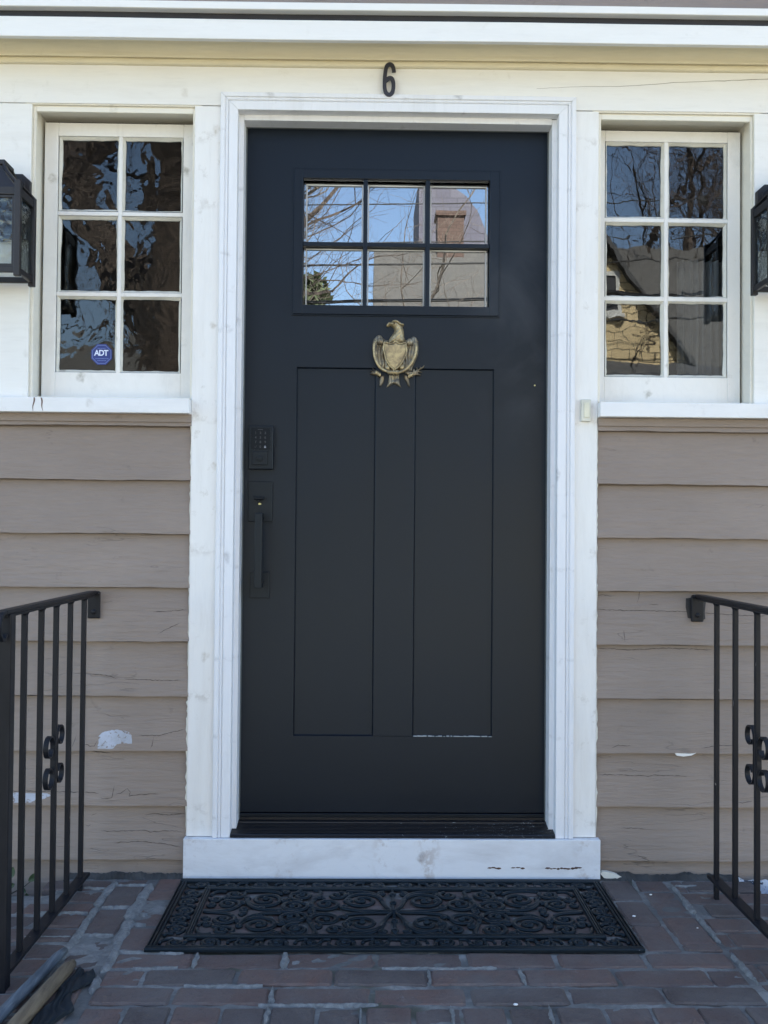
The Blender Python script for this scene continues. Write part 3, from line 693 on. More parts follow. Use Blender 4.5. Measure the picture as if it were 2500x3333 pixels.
# ---------------- windows
def wobbly_rect(b, x0, x1, z0, z1, y0, y1, w_, amp=0.0016):
    """putty bead round a pane, ragged on its inner edge"""
    outer = []; inner = []
    def run(a, c_, n):
        return [(a[0]+(c_[0]-a[0])*i/n, a[1]+(c_[1]-a[1])*i/n) for i in range(n)]
    cs = [(x0, z0), (x1, z0), (x1, z1), (x0, z1)]
    sgn = [(0, 1), (-1, 0), (0, -1), (1, 0)]
    prev = 0
    for k in range(4):
        for i, p in enumerate(run(cs[k], cs[(k+1) % 4], 16)):
            prev = max(-amp, min(amp, prev + random.uniform(-amp, amp)*0.7))
            d = w_ + prev
            if i == 0:
                q = (p[0] + (w_ if k in (0, 3) else -w_), p[1] + (w_ if k in (0, 1) else -w_))
            else: q = (p[0]+sgn[k][0]*d, p[1]+sgn[k][1]*d)
            outer.append(p); inner.append(q)
    n = len(outer); vs = [(p[0], y0, p[1]) for p in outer] + [(p[0], y1-0.001, p[1]) for p in inner] + [(p[0], y1+0.004, p[1]) for p in inner]
    fs = [(i, (i+1) % n, n+(i+1) % n, n+i) for i in range(n)] + [(n+i, n+(i+1) % n, 2*n+(i+1) % n, 2*n+i) for i in range(n)]
    b.add(vs, fs)
def make_window(ox0, ox1, oz0, oz1, sx0, sx1, cols, rws, sill, glass, zs):
    wf = MB()     # reveal: jamb liners set 2 mm behind the panels
    wf.box(ox0-0.02, ox0, 0.010, 0.135, oz0, oz1+0.01); wf.box(ox1, ox1+0.02, 0.010, 0.135, oz0, oz1+0.01)
    wf.box(ox0, ox1, 0.010, 0.135, oz1-0.004, oz1+0.016); wf.box(ox0, ox1, 0.040, 0.135, oz0-0.01, oz0+0.010)
    fr = wf.build('window', 'cream', house, 0.0012)
    sh = MB()     # outer stop moulding (two steps)
    for (a, c_) in ((ox0, ox0+0.0085), (ox1-0.0065, ox1)):
        sh.box(a, c_, 0.018, 0.030, oz0+0.004, oz1-0.004)
    sh.box(ox0+0.0085, ox1-0.0065, 0.018, 0.030, oz1-0.0210, oz1-0.0040)
    sh.build('window_stop', 'cream', fr, 0.0015)
    s_ = MB(); ys, ye = 0.092, 0.128
    gx0, gx1 = cols[0][0]-0.002, cols[-1][1]+0.002; gz0, gz1 = rws[0][0]-0.002, rws[-1][1]+0.002
    sz0, sz1 = oz0+0.012, oz1-0.022
    s_.box(sx0, gx0-0.006, ys, ye, sz0, sz1); s_.box(gx1+0.006, sx1, ys, ye, sz0, sz1)
    s_.box(gx0-0.006, gx1+0.006, ys+0.0004, ye, sz0, gz0-0.006); s_.box(gx0-0.006, gx1+0.006, ys+0.0004, ye, gz1+0.006, sz1)
    s_.build('sash', 'sash', fr, 0.0015)
    mt = MB(); xm = (cols[0][1]+cols[1][0])/2
    mt.box(xm-0.0058, xm+0.0058, ys+0.001, ye-0.004, gz0-0.006, gz1+0.006)
    for r0_, r1_ in zip(rws[:-1], rws[1:]):
        zm = (r0_[1]+r1_[0])/2
        mt.box(gx0-0.006, xm-0.0058, ys+0.0015, ye-0.004, zm-0.0062, zm+0.0062); mt.box(xm+0.0058, gx1+0.006, ys+0.0015, ye-0.004, zm-0.0062, zm+0.0062)
    mt.build('muntin', 'sash', fr, 0.0015)
    pt = MB()
    for xa, xb in cols:
        for za, zb_ in rws:
            wobbly_rect(pt, xa-0.0055, xb+0.0055, za-0.0070, zb_+0.0070, ys+0.003, ys+0.0135, 0.0060)
    pt.build('putty', 'putty', fr)
    gb = MB(); gb.box(gx0-0.003, gx1+0.003, ys+0.0165, ys+0.019, gz0-0.003, gz1+0.003); gb.build('pane', glass, fr)
    sl_ = MB(); x0_, x1_ = sill
    sl_.box(x0_, x1_, -0.026, 0.040, zs-0.042, zs); 
    sl_.add([(ox0, 0.04, zs+0.0004), (ox1, 0.04, zs+0.0004), (ox1, 0.092, zs+0.013), (ox0, 0.092, zs+0.013)], [(0, 1, 2, 3)])
    sl_.build('sill', 'sill', fr, 0.0018)
    return fr
win1 = make_window(-1.0575, -0.5905, 1.3605, 2.2155, -1.048, -0.5925, [(-1.000, -0.834), (-0.813, -0.646)], [(1.4585, 1.6690), (1.6965, 1.9085), (1.9380, 2.1460)], (-HX, -0.5905), 'oldglass', 1.3600)
win2 = make_window(0.5835, 1.0380, 1.3635, 2.2180, 0.592, 1.0300, [(0.6300, 0.7955), (0.8180, 0.9840)], [(1.4630, 1.6770), (1.7020, 1.9130), (1.9400, 2.1550)], (0.5825, HX), 'oldglass2', 1.3632)
M['rust'] = mat_plain('brown_drip', (0.16, 0.10, 0.08), 0.8)
for (xa, za, xb, zb_) in ((-1.028, 1.3585, -1.0315, 1.3195), (-1.008, 1.3580, -1.0035, 1.3200)):
    b = MB(); vs = []
    for i in range(9):
        t = i/8; x = xa+(xb-xa)*t+0.0012*sin(t*7); w_ = 0.0012+0.0010*sin(t*3+1); vs += [(x-w_, -0.0264, za+(zb_-za)*t), (x+w_, -0.0264, za+(zb_-za)*t)]
    b.add(vs, [(i*2, i*2+1, i*2+3, i*2+2) for i in range(8)]); b.build('drip_stain', 'rust', house)
# a pleated curtain behind the right window
M['curtain'] = mat_plain('pale_curtain', (0.42, 0.42, 0.42), 0.9)
b = MB(); n = 60; vs = []
for i in range(n+1):
    x = 0.885 + 0.26*i/n; y = 0.235 + 0.014*sin(i*1.25)+0.004*sin(i*0.4)
    vs += [(x, y, 1.25), (x, y, 1.845-0.0*i)]
b.add(vs, [(i*2, i*2+2, i*2+3, i*2+1) for i in range(n)]); b.build('curtain', 'curtain', house)
# bare / peeled places on the clapboards
def mat_peel():
    k = N('peeled_primer'); n = k.noise(55, (1, 1, 1.4), 5, 0.65, 0.2); n2 = k.noise(14, (1, 1, 1), 4, 0.6)
    c = k.mix(k.ramp(n2, 0.35, 0.65), (0.50, 0.53, 0.60), (0.36, 0.37, 0.40)); c = k.mix(k.ramp(n, 0.54, 0.60), c, (0.24, 0.196, 0.168)); return k.done(c, 0.75, k.bump(n, 0.6, 0.002))
M['peel'] = mat_peel()
def patch(pts, name='peeled_patch', y_at=None, mat='peel'):
    q_ = []
    for (xa, za), (xb, zb_) in zip(pts, pts[1:]+pts[:1]):
        for u in range(4): q_.append((xa+(xb-xa)*u/4+random.uniform(-.0013, .0013), za+(zb_-za)*u/4+random.uniform(-.0011, .0011)))
    pts = q_
    b = MB(); P = [(x, 0.006+(0.019)*(((z-0.047) % 0.1546)/0.1546)-0.0009, z) for x, z in pts]
    n = len(P); Q = [(x, y+0.003, z) for x, y, z in P]
    b.add(P+Q, [tuple(range(n))]+[(i, (i+1) % n, n+(i+1) % n, n+i) for i in range(n)]); return b.build(name, mat, house)
patch([(-0.846, 0.361), (-0.843, 0.375), (-0.843, 0.396), (-0.833, 0.405), (-0.815, 0.412), (-0.795, 0.4135), (-0.772, 0.4125), (-0.757, 0.407), (-0.749, 0.400), (-0.748, 0.377), (-0.770, 0.376), (-0.790, 0.374), (-0.797, 0.366), (-0.80, 0.3605)])
patch([(-1.20, 0.2075), (-1.20, 0.236), (-1.13, 0.233), (-1.05, 0.235), (-0.985, 0.233), (-0.975, 0.2275), (-0.997, 0.2165), (-1.030, 0.2075)])
patch([(0.905, 0.218), (0.93, 0.214), (0.96, 0.216), (0.958, 0.2085), (0.91, 0.2085)], mat='siding')
b = MB(); b.prism([(0.81, 0.3565), (0.815, 0.349), (0.835, 0.3465), (0.858, 0.3495), (0.872, 0.3575), (0.855, 0.3545), (0.83, 0.3555)], 1, 0.0055, 0.0150); b.build('paint_chip', 'frieze', house)
b = MB(); b.prism([(0.594, 0.013), (0.60, 0.020), (0.615, 0.019), (0.635, 0.014), (0.662, 0.002), (0.64, 0.001), (0.605, 0.001)], 1, -0.004, 0.011); b.build('mortar_lump', 'putty', house)
M['grimy'] = mat_plain('grimy_mortar', (0.06, 0.06, 0.058), 0.9, 60, 0.8, 0.004, 0.4)
# cracks and lifted paint edges on the clapboards
def sid_y(z): return 0.006+0.019*(((z-0.047) % 0.1546)/0.1546)
M['crackdark'] = mat_plain('open_paint_crack', (0.075, 0.062, 0.055), 0.9)
CR = [[(-0.7302,0.3993),(-0.6711,0.3988),(-0.649,0.4045),(-0.601,0.4158)],[(-0.9179,0.3663),(-0.9136,0.3755),(-0.9055,0.3995)],[(-0.8885,0.3719),(-0.87,0.372),(-0.8663,0.3676),(-0.8534,0.3684),(-0.8462,0.3832)],[(-0.6946,0.3629),(-0.6899,0.371),(-0.6858,0.395)],[(-0.8348,0.2229),(-0.8273,0.2192),(-0.8016,0.2223),(-0.7965,0.2562)],[(-0.7907,0.2322),(-0.7778,0.2341),(-0.7595,0.2471),(-0.7502,0.2379),(-0.7537,0.2268),(-0.739,0.2287),(-0.7243,0.2325),(-0.6689,0.2327)],[(-0.7124,0.1699),(-0.6866,0.1737),(-0.646,0.1701),(-0.598,0.174)],[(-0.8334,0.1253),(-0.7082,0.1276),(-0.6934,0.1239),(-0.6454,0.127),(-0.6048,0.126)],[(-0.7961,0.0942),(-0.7151,0.0981),(-0.6598,0.0927),(-0.6302,0.0873),(-0.6043,0.0818)],[(-0.8865,0.2374),(-0.8386,0.2346)],[(-1.0962,0.2403),(-1.0006,0.2388),(-0.8939,0.2374)],[(-0.6941,0.7506),(-0.6719,0.7519),(-0.5979,0.7576)],[(-0.6785,0.6876),(-0.6528,0.7026),(-0.6159,0.7196)],[(-0.866,0.3499),(-0.8144,0.3453)],[(-0.8698,0.3517),(-0.8439,0.3482),(-0.8107,0.3457)],[(-0.8634,0.1676),(-0.847,0.1757)],[(-0.8852,0.1436),(-0.8704,0.1399),(-0.8631,0.1425)],[(-0.773,0.5592),(-0.6842,0.556),(-0.6102,0.5564)],[(-0.8729,0.5734),(-0.8249,0.5692),(-0.7952,0.5609)],[(0.5863,0.7667),(0.6665,0.7644),(0.8438,0.7624),(1.0091,0.7521),(1.0794,0.7517)],[(0.7035,0.786),(0.7137,0.825)],[(0.5867,0.6544),(0.6875,0.6501),(0.7905,0.6556),(0.9225,0.6516)],[(0.5924,0.2918),(0.7011,0.289),(0.734,0.2875),(0.7504,0.2904),(0.8491,0.2876)],[(0.6565,0.1378),(0.6729,0.1387),(0.7303,0.136)],[(0.8859,0.3704),(0.9394,0.3788),(0.993,0.3791)],[(0.6626,0.708),(0.664,0.6753)],[(0.7019,0.0649),(0.7306,0.0508)],[(0.6269,0.3692),(0.6474,0.3775),(0.6844,0.3756)],[(0.9891,0.2169),(1.0056,0.2141),(1.0345,0.2183)],[(0.5861,0.8056),(0.6046,0.8098),(0.6293,0.8039)],[(0.7365,0.7821),(0.7654,0.7811)]]
for ci, cpts in enumerate(CR):
    L_ = []
    for (xa, za), (xb, zb_) in zip(cpts[:-1], cpts[1:]):
        n = max(2, int(math.hypot(xb-xa, zb_-za)/0.006))
        for q in range(n): L_.append((xa+(xb-xa)*q/n+random.uniform(-.0008, .0008), za+(zb_-za)*q/n+random.uniform(-.0011, .0011)))
    L_.append(cpts[-1]); n = len(L_); vs = []
    for i, (x, z) in enumerate(L_):
        a = L_[max(i-1, 0)]; c_ = L_[min(i+1, n-1)]; dx, dz = c_[0]-a[0], c_[1]-a[1]; l = math.hypot(dx, dz) or 1
        h = 0.0007*min(1, i/2, (n-1-i)/2)*random.uniform(.35, 1.3)+0.0001; px, pz = -dz/l*h, dx/l*h
        vs += [(x+px, sid_y(z+pz)-0.0010, z+pz), (x-px, sid_y(z-pz)-0.0010, z-pz)]
    b = MB(); b.add(vs, [(i*2, i*2+1, i*2+3, i*2+2) for i in range(n-1)]); b.build('paint_crack', 'crackdark', house)
# the row of rough mortar and dirt where the wall meets the paving
b = MB(); vs = []; n = 150
xs = [-0.93 + 0.336*i/60 for i in range(61)]
for seg in ([-0.93 + 0.338*i/60 for i in range(61)], [0.595 + 0.40*i/70 for i in range(71)]):
    vs = []
    for x in seg:
        h = 0.001 + 0.005*max(0, sin(x*31)+0.6*sin(x*77)) + random.uniform(0, .004)
        vs += [(x, 0.013, h+0.004), (x, 0.002, h), (x, -0.014-random.uniform(0, .006), -0.006)]
    b = MB(); b.add(vs, [(i*3+j, i*3+j+3, i*3+j+4, i*3+j+1) for i in range(len(seg)-1) for j in range(2)])
    b.build('wall_base_mortar', 'grimy', house)

# ================================================================== LANTERNS
def copy_tree(o, parent=None):
    c = o.copy(); COL.objects.link(c); c.parent = parent
    for ch in list(o.children): copy_tree(ch, c)
    return c
LX = -1.135   # centre of the left lantern
def make_lantern():
    t = thing('wall_lantern', 'black lantern on the white panel left of the left window', 'wall lamp', (LX, 0.006, 1.80), 'matching black wall lanterns')
    b = MB(); b.prism([(LX-0.081, 1.81), (LX+0.081, 1.81), (LX+0.081, 1.981), (LX+0.060, 2.000), (LX-0.060, 2.000), (LX-0.081, 1.981)], 1, -0.014, 0.005)
    b.prism([(LX-0.068, 1.825), (LX+0.068, 1.825), (LX+0.068, 1.974), (LX+0.053, 1.986), (LX-0.053, 1.986), (LX-0.068, 1.974)], 1, -0.018, -0.013)
    b.build('back_plate', 'lantern', t, 0.0015)
    hw = 0.105; y0, y1 = -0.155, -0.022; z0, z1 = 1.678, 1.920; p = 0.017
    for sx in (-1, 1):
        for (ya, yb, zt) in ((y0, y0+p, z1+0.014), (y1-p, y1, z1+0.004)):
            xa, xb = sorted((LX+sx*hw, LX+sx*(hw-p)))
            b = MB(); b.box(xa, xb, ya, yb, z0-0.006, zt); b.build('corner_post', 'lantern', t, 0.002)
    for (za, zb_) in ((z1-0.026, z1-0.004), (z0+0.004, z0+0.020)):
        b = MB(); b.box(LX-hw+p, LX+hw-p, y0+0.003, y0+p-0.003, za, zb_); b.box(LX-hw+p, LX+hw-p, y1-p+0.003, y1-0.003, za, zb_)
        for sx in (-1, 1):
            xa, xb = sorted((LX+sx*(hw-0.003), LX+sx*(hw-p+0.003))); b.box(xa, xb, y0+p, y1-p, za, zb_)
        b.build('cage_frame', 'lantern', t, 0.0015)
    b = MB(); fr = (0.0075)
    for sx in (-1, 1):
        xa, xb = sorted((LX+sx*(hw-p), LX+sx*(hw-p-fr))); b.box(xa, xb, y0+0.006, y0+0.012, z0+0.020, z1-0.026)
    b.box(LX-hw+p+fr, LX+hw-p-fr, y0+0.006, y0+0.012, z1-0.034, z1-0.026); b.box(LX-hw+p+fr, LX+hw-p-fr, y0+0.006, y0+0.012, z0+0.020, z0+0.028)
    b.build('glass_bead', 'lantern', t, 0.001)
    b = MB(); b.box(LX-hw+p, LX+hw-p, y0+0.0085, y0+0.0105, z0+0.02, z1-0.026)
    for sx in (-1, 1):
        xa = LX+sx*(hw-0.009); b.box(xa-0.001, xa+0.001, y0+p, y1-p, z0+0.02, z1-0.026)
    b.build('lamp_glass', 'lampglass', t)
    # curved roof straps rising to a crown
    ym = (y0+y1)/2
    for sx in (-1, 1):
        for ye in (y0+0.008, y1-0.008):
            pts = []
            for i in range(13):
                u = i/12; k_ = (1-u)**1.7
                pts.append((LX+sx*(0.046+(hw-0.052)*k_), ym+(ye-ym)*(0.5+0.5*k_), z1+0.002+0.074*u**0.9))
            b = MB(); b.tube(pts, 0.0075, 6, 0.6, (0, 0, 1)); b.build('roof_strap', 'lantern', t)
    b = MB(); n = 10
    rings = []
    for i in range(n+1):
        u = i/n; k_ = (1-u)**1.7; hx = 0.043+(hw-0.056)*k_; hy = (0.46+0.54*k_)*(y1-y0)/2-0.006*k_
        rings.append([(LX-hx, ym-hy), (LX+hx, ym-hy), (LX+hx, ym+hy), (LX-hx, ym+hy), z1-0.004+0.070*u**0.9])
    vs = [(q[0], q[1], rg[4]) for rg in rings for q in rg[:4]]
    b.add(vs, [(i*4+j, i*4+(j+1) % 4, (i+1)*4+(j+1) % 4, (i+1)*4+j) for i in range(n) for j in range(4)]); b.build('roof', 'lantern', t)
    b = MB(); b.box(LX-0.050, LX+0.050, ym-0.036, ym+0.036, z1+0.0665, z1+0.080); b.build('roof_cap', 'lantern', t, 0.002)
    b = MB(); b.lathe([(0.0, z1+0.062), (0.026, z1+0.062), (0.030, z1+0.070), (0.026, z1+0.078), (0.012, z1+0.084), (0.007, z1+0.094), (0.011, z1+0.103), (0.006, z1+0.113), (0.0, z1+0.118)], LX, ym); b.build('finial', 'lantern', t, smooth=True)
    b = MB(); b.lathe([(0.0, z0+0.150), (0.016, z0+0.150), (0.016, z0+0.215), (0.020, z0+0.220), (0.020, z1-0.02)], LX, ym, 14); b.build('lamp_socket', 'socket', t, smooth=True)
    b = MB(); b.ball((LX, ym, z0+0.118), 0.021, 8, (1, 1, 1.4)); b.build('bulb', 'bulbglass', t, smooth=True)
    b = MB(); b.tube([(LX, -0.016, 1.945), (LX, ym*0.6, 1.955), (LX, ym, z1+0.05)], 0.007, 8); b.build('mount_arm', 'lantern', t)
    return t
M['bulbglass'] = mat_plain('frosted_bulb', (0.75, 0.75, 0.72), 0.25, 10, 0.0)
lan1 = make_lantern()
lan2 = copy_tree(lan1); lan2.location.x = 1.1205; lan2.location.z += 0.0015
tag(lan2, 'black lantern on the white panel right of the right window', 'wall lamp', 'matching black wall lanterns')

# ================================================================== RAILINGS
def spiral_curl(cy_, cz, r0_, turns, a0, dirn, n=26, r1_=None):
    r1_ = r1_ if r1_ is not None else r0_*0.45
    return [(cy_ + (r0_+(r1_-r0_)*i/n)*cos(a0+dirn*2*pi*turns*i/n), cz + (r0_+(r1_-r0_)*i/n)*sin(a0+dirn*2*pi*turns*i/n)) for i in range(n+1)]
def make_railing(X, ys, y_new, ztop, label, zc=0.414, zb=0.022):
    s_ = 1 if X > 0 else -1
    t = thing('iron_railing', label, 'railing', (X, -0.35, 0), 'iron railings beside the door')
    z = ztop
    b = MB(); b.box(X-0.0125, X+0.0125, y_new-0.03, -0.012, z-0.003, z+0.006); b.box(X-0.009, X+0.009, y_new-0.02, -0.014, z-0.011, z-0.0032)
    b.build('top_rail', 'iron', t, 0.0022)
    b = MB()
    vert = [(-0.014+0.0, z+0.0015)]
    b.box(X-0.018*1, X+0.018*1, 0.0035, 0.0105, z-0.074, z+0.002); b.box(X-0.0175, X+0.0175, -0.0145, 0.0038, z-0.004, z+0.0042)
    b.build('wall_bracket', 'iron', t, 0.003)
    b = MB(); b.ball((X, 0.0030, z-0.055), 0.0075, 6, (1, 0.55, 1)); b.build('bolt', 'iron', t, smooth=True)
    b = MB(); b.box(X-0.0145, X+0.0145, y_new+0.01, -0.048 if zb < 0.03 else -0.118, zb, zb+0.009); b.build('bottom_rail', 'iron', t, 0.0015)
    for i, y in enumerate(ys):
        b = MB(); b.box(X-0.0062, X+0.0062, y-0.0062, y+0.0062, zb+0.0092 if i else -0.004, z-0.010)
        if i == 0: b.v = [(v[0], v[1]-0.0, v[2]) for v in b.v]
        b.tube([(X, y, z-0.0180), (X, y, z-0.0095)], [0.0066, 0.0115], 8)
        b.build('baluster', 'iron', t, 0.0012)
    b = MB(); b.box(X-0.0150, X+0.0150, y_new-0.015, y_new+0.015, -0.01, z-0.003); b.build('newel_post', 'iron', t, 0.0025)
    # lamb's tongue end of the rail
    path = [(y_new-0.028, z+0.0015), (y_new-0.045, z-0.0005), (y_new-0.058, z-0.010), (y_new-0.064, z-0.026), (y_new-0.060, z-0.044), (y_new-0.048, z-0.056), (y_new-0.034, z-0.056), (y_new-0.026, z-0.046)]
    b = MB(); b.strip(path, X, 0.024, 0.008); b.build('rail_end', 'iron', t, 0.002)
    # two C scrolls back to back on the third baluster
    yb = ys[2]
    for d in (1, -1):
        rC = 0.028 if d > 0 else 0.031; hh = 0.050 if d > 0 else 0.040; off = 0.0115
        zc_ = zc + (0.002 if d > 0 else -0.004)
        up_c = (yb + d*(off+rC+0.0), zc_+hh-0.004); lo_c = (yb + d*(off+rC), zc_-hh+0.004)
        top = spiral_curl(up_c[0], up_c[1], rC, 0.95, pi if d > 0 else 0, -d, 26, rC*0.62)
        bot = spiral_curl(lo_c[0], lo_c[1], rC, 0.95, pi if d > 0 else 0, d, 26, rC*0.62)
        pth = list(reversed(top)) + [(yb+d*off, zc_+hh*0.4), (yb+d*(off-0.001), zc_), (yb+d*off, zc_-hh*0.4)] + bot
        b = MB(); b.strip(pth, X, 0.0125, 0.0042); b.build('scroll', 'iron', t, 0.0008)
    return t
make_railing(-0.86, [-0.092, -0.217, -0.335, -0.448, -0.564], -0.676, 0.806, 'black iron railing on the left side of the doormat')
make_railing(0.874, [-0.152, -0.287, -0.429, -0.560, -0.690], -0.815, 0.808, 'black iron railing on the right side of the doormat', 0.440, 0.044)
# old black paint smeared on the clapboard round the right bracket
b = MB(); pts = [(0.846, 0.8005), (0.868, 0.8035), (0.90, 0.803), (0.9035, 0.79), (0.899, 0.760), (0.900, 0.742), (0.893, 0.7385), (0.870, 0.741), (0.849, 0.744), (0.847, 0.760), (0.844, 0.775)]
vs = [(x, 0.006+0.019*((((z-0.047) % 0.1546))/0.1546)-0.0012, z) for x, z in pts]; b.add(vs+[(x, y+0.004, z) for x, y, z in vs], [tuple(range(len(vs)))]+[(i, (i+1) % len(vs), len(vs)+(i+1) % len(vs), len(vs)+i) for i in range(len(vs))])
M['smudge'] = mat_plain('black_paint_smear', (0.03, 0.028, 0.028), 0.6); b.build('paint_smear', 'smudge', house)

# ================================================================== DOORMAT
mt_ = thing('doormat', 'black rubber doormat of openwork scrolls lying before the door', 'doormat', (-0.007, -0.27, 0))
MX0, MX1, MY0, MY1 = -0.5935, 0.5805, -0.502, -0.036
def mat_bar(b, x0, y0, x1, y1, w_, h, grooves=True):
    """moulded rubber border bar, profile with two grooves"""
    d = Vector((x1-x0, y1-y0, 0)); L_ = d.length; d.normalize(); p = Vector((-d.y, d.x, 0))
    pf = [(-.5, .002), (-.5, h*0.75), (-.42, h), (-.30, h), (-.25, h*0.6), (-.18, h*0.6), (-.12, h*0.95), (.12, h*0.95), (.18, h*0.6), (.25, h*0.6), (.30, h), (.42, h), (.5, h*0.75), (.5, .002)]
    vs = []; n = len(pf)
    for t in (0, 1):
        for (a, z) in pf:
            q = Vector((x0, y0, 0)) + d*L_*t + p*a*w_; vs.append((q.x, q.y, z))
    b.add(vs, [(j, j+1, n+j+1, n+j) for j in range(n-1)]+[tuple(range(n)), tuple(range(2*n-1, n-1, -1))])
b = MB(); wb = 0.020
mat_bar(b, MX0, MY0+wb/2, MX1, MY0+wb/2, wb, 0.0105); mat_bar(b, MX0, MY1-wb/2, MX1, MY1-wb/2, wb, 0.0105)
mat_bar(b, MX0+wb/2, MY0+wb, MX0+wb/2, MY1-wb, wb, 0.0103); mat_bar(b, MX1-wb/2, MY0+wb, MX1-wb/2, MY1-wb, wb, 0.0103)
b.build('mat_border', 'rubber', mt_)
IX0, IX1, IY0, IY1 = -0.500, 0.491, -0.413, -0.112
b = MB(); wi = 0.016
mat_bar(b, IX0-wi, IY0-wi/2, IX1+wi, IY0-wi/2, wi, 0.0100); mat_bar(b, IX0-wi, IY1+wi/2, IX1+wi, IY1+wi/2, wi, 0.0100)
mat_bar(b, IX0-wi/2, IY0, IX0-wi/2, IY1, wi, 0.0098); mat_bar(b, IX1+wi/2, IY0, IX1+wi/2, IY1, wi, 0.0098)
b.build('inner_border', 'rubber', mt_)
def spi(cx, cy_, r, a0, turns, hand, tail=None, n=34, rin=0.12):
    """a scroll: starts in the middle, winds out, ends at radius r pointing away"""
    pts = []
    for i in range(n+1):
        u = i/n; rad = r*(rin+(1-rin)*u**0.85); a = a0 + hand*2*pi*turns*(u-1)
        pts.append((cx+rad*cos(a), cy_+rad*sin(a)))
    return pts
def scr(b, pts, w0=0.0062, tip=True, h=0.0085, w1=None):
    w0 = w0*1.13; n = len(pts); rs = [w0*(0.72+0.28*min(1, i/(n*0.5))) if tip else w0 for i in range(n)]
    if w1: rs = [r*(1+(w1/w0-1)*i/n) for i, r in enumerate(rs)]
    z = 0.0040+random.uniform(-.0003, .0005)
    b.tube([(x, y, z) for x, y in pts], rs, 6, (h-0.0035)/w0*0.80, (0, 0, 1))
    if tip: b.ball((pts[0][0], pts[0][1], z+0.0006), w0*1.35, 4, (1, 1, 0.75))
def bez(p0, p1, p2, p3, n=14):
    return [tuple((1-t)**3*p0[k]+3*(1-t)**2*t*p1[k]+3*(1-t)*t*t*p2[k]+t**3*p3[k] for k in (0, 1)) for t in [i/n for i in range(n+1)]]
# border scrolls: a running vine of spirals, mirrored about the middle
b = MB()
def vine(xa, ya, xb, yb, n, half, first=1):
    dx, dy = (xb-xa)/n, (yb-ya)/n; L_ = math.hypot(dx, dy); ux, uy = dx/L_, dy/L_; px, py = -uy, ux
    for i in range(n):
        cx, cy_ = xa+dx*(i+0.5), ya+dy*(i+0.5); sgn = first*(1 if i % 2 == 0 else -1)
        r = half*0.80
        # local frame
        def tr(p): return (cx+p[0]*ux+p[1]*px*sgn, cy_+p[0]*uy+p[1]*py*sgn)
        sc_ = [tr(q) for q in spi(0, -half*0.08, r, pi*1.05, 1.55, -1)]
        e = tr((-r*1.0, -half*0.1))
        scr(b, sc_, 0.0056)
        tail = [tr(q) for q in bez((-r*0.98, half*0.0), (-r*1.05, half*0.7), (-L_*0.35, half*0.92), (-L_*0.58, half*0.70), 10)]
        scr(b, tail, 0.0052, False)
        lf = [tr(q) for q in bez((r*0.6, half*0.72), (L_*0.42, half*0.85), (L_*0.5, half*0.3), (L_*0.46, -half*0.1), 8)]
        scr(b, lf, 0.0042, True)
hb = 0.0275
nb = 11
xm_ = (MX0+MX1)/2
yb1 = (MY0+wb+IY0-wi)/2; yb2 = (MY1-wb+IY1+wi)/2
vine(xm_, yb1, MX1-wb-0.004, yb1, 7, hb, 1); vine(xm_, yb1, MX0+wb+0.004, yb1, 7, hb, -1)
vine(xm_, yb2, MX1-wb-0.004, yb2, 7, hb*0.86, -1); vine(xm_, yb2, MX0+wb+0.004, yb2, 7, hb*0.86, 1)
xs1 = (MX0+wb+IX0-wi)/2; xs2 = (MX1-wb+IX1+wi)/2
vine(xs1, IY0+0.005, xs1, IY1, 5, hb*0.98, 1); vine(xs2, IY0+0.005, xs2, IY1, 5, hb*0.98, -1)
b.build('border_scrolls', 'rubber', mt_, smooth=True)
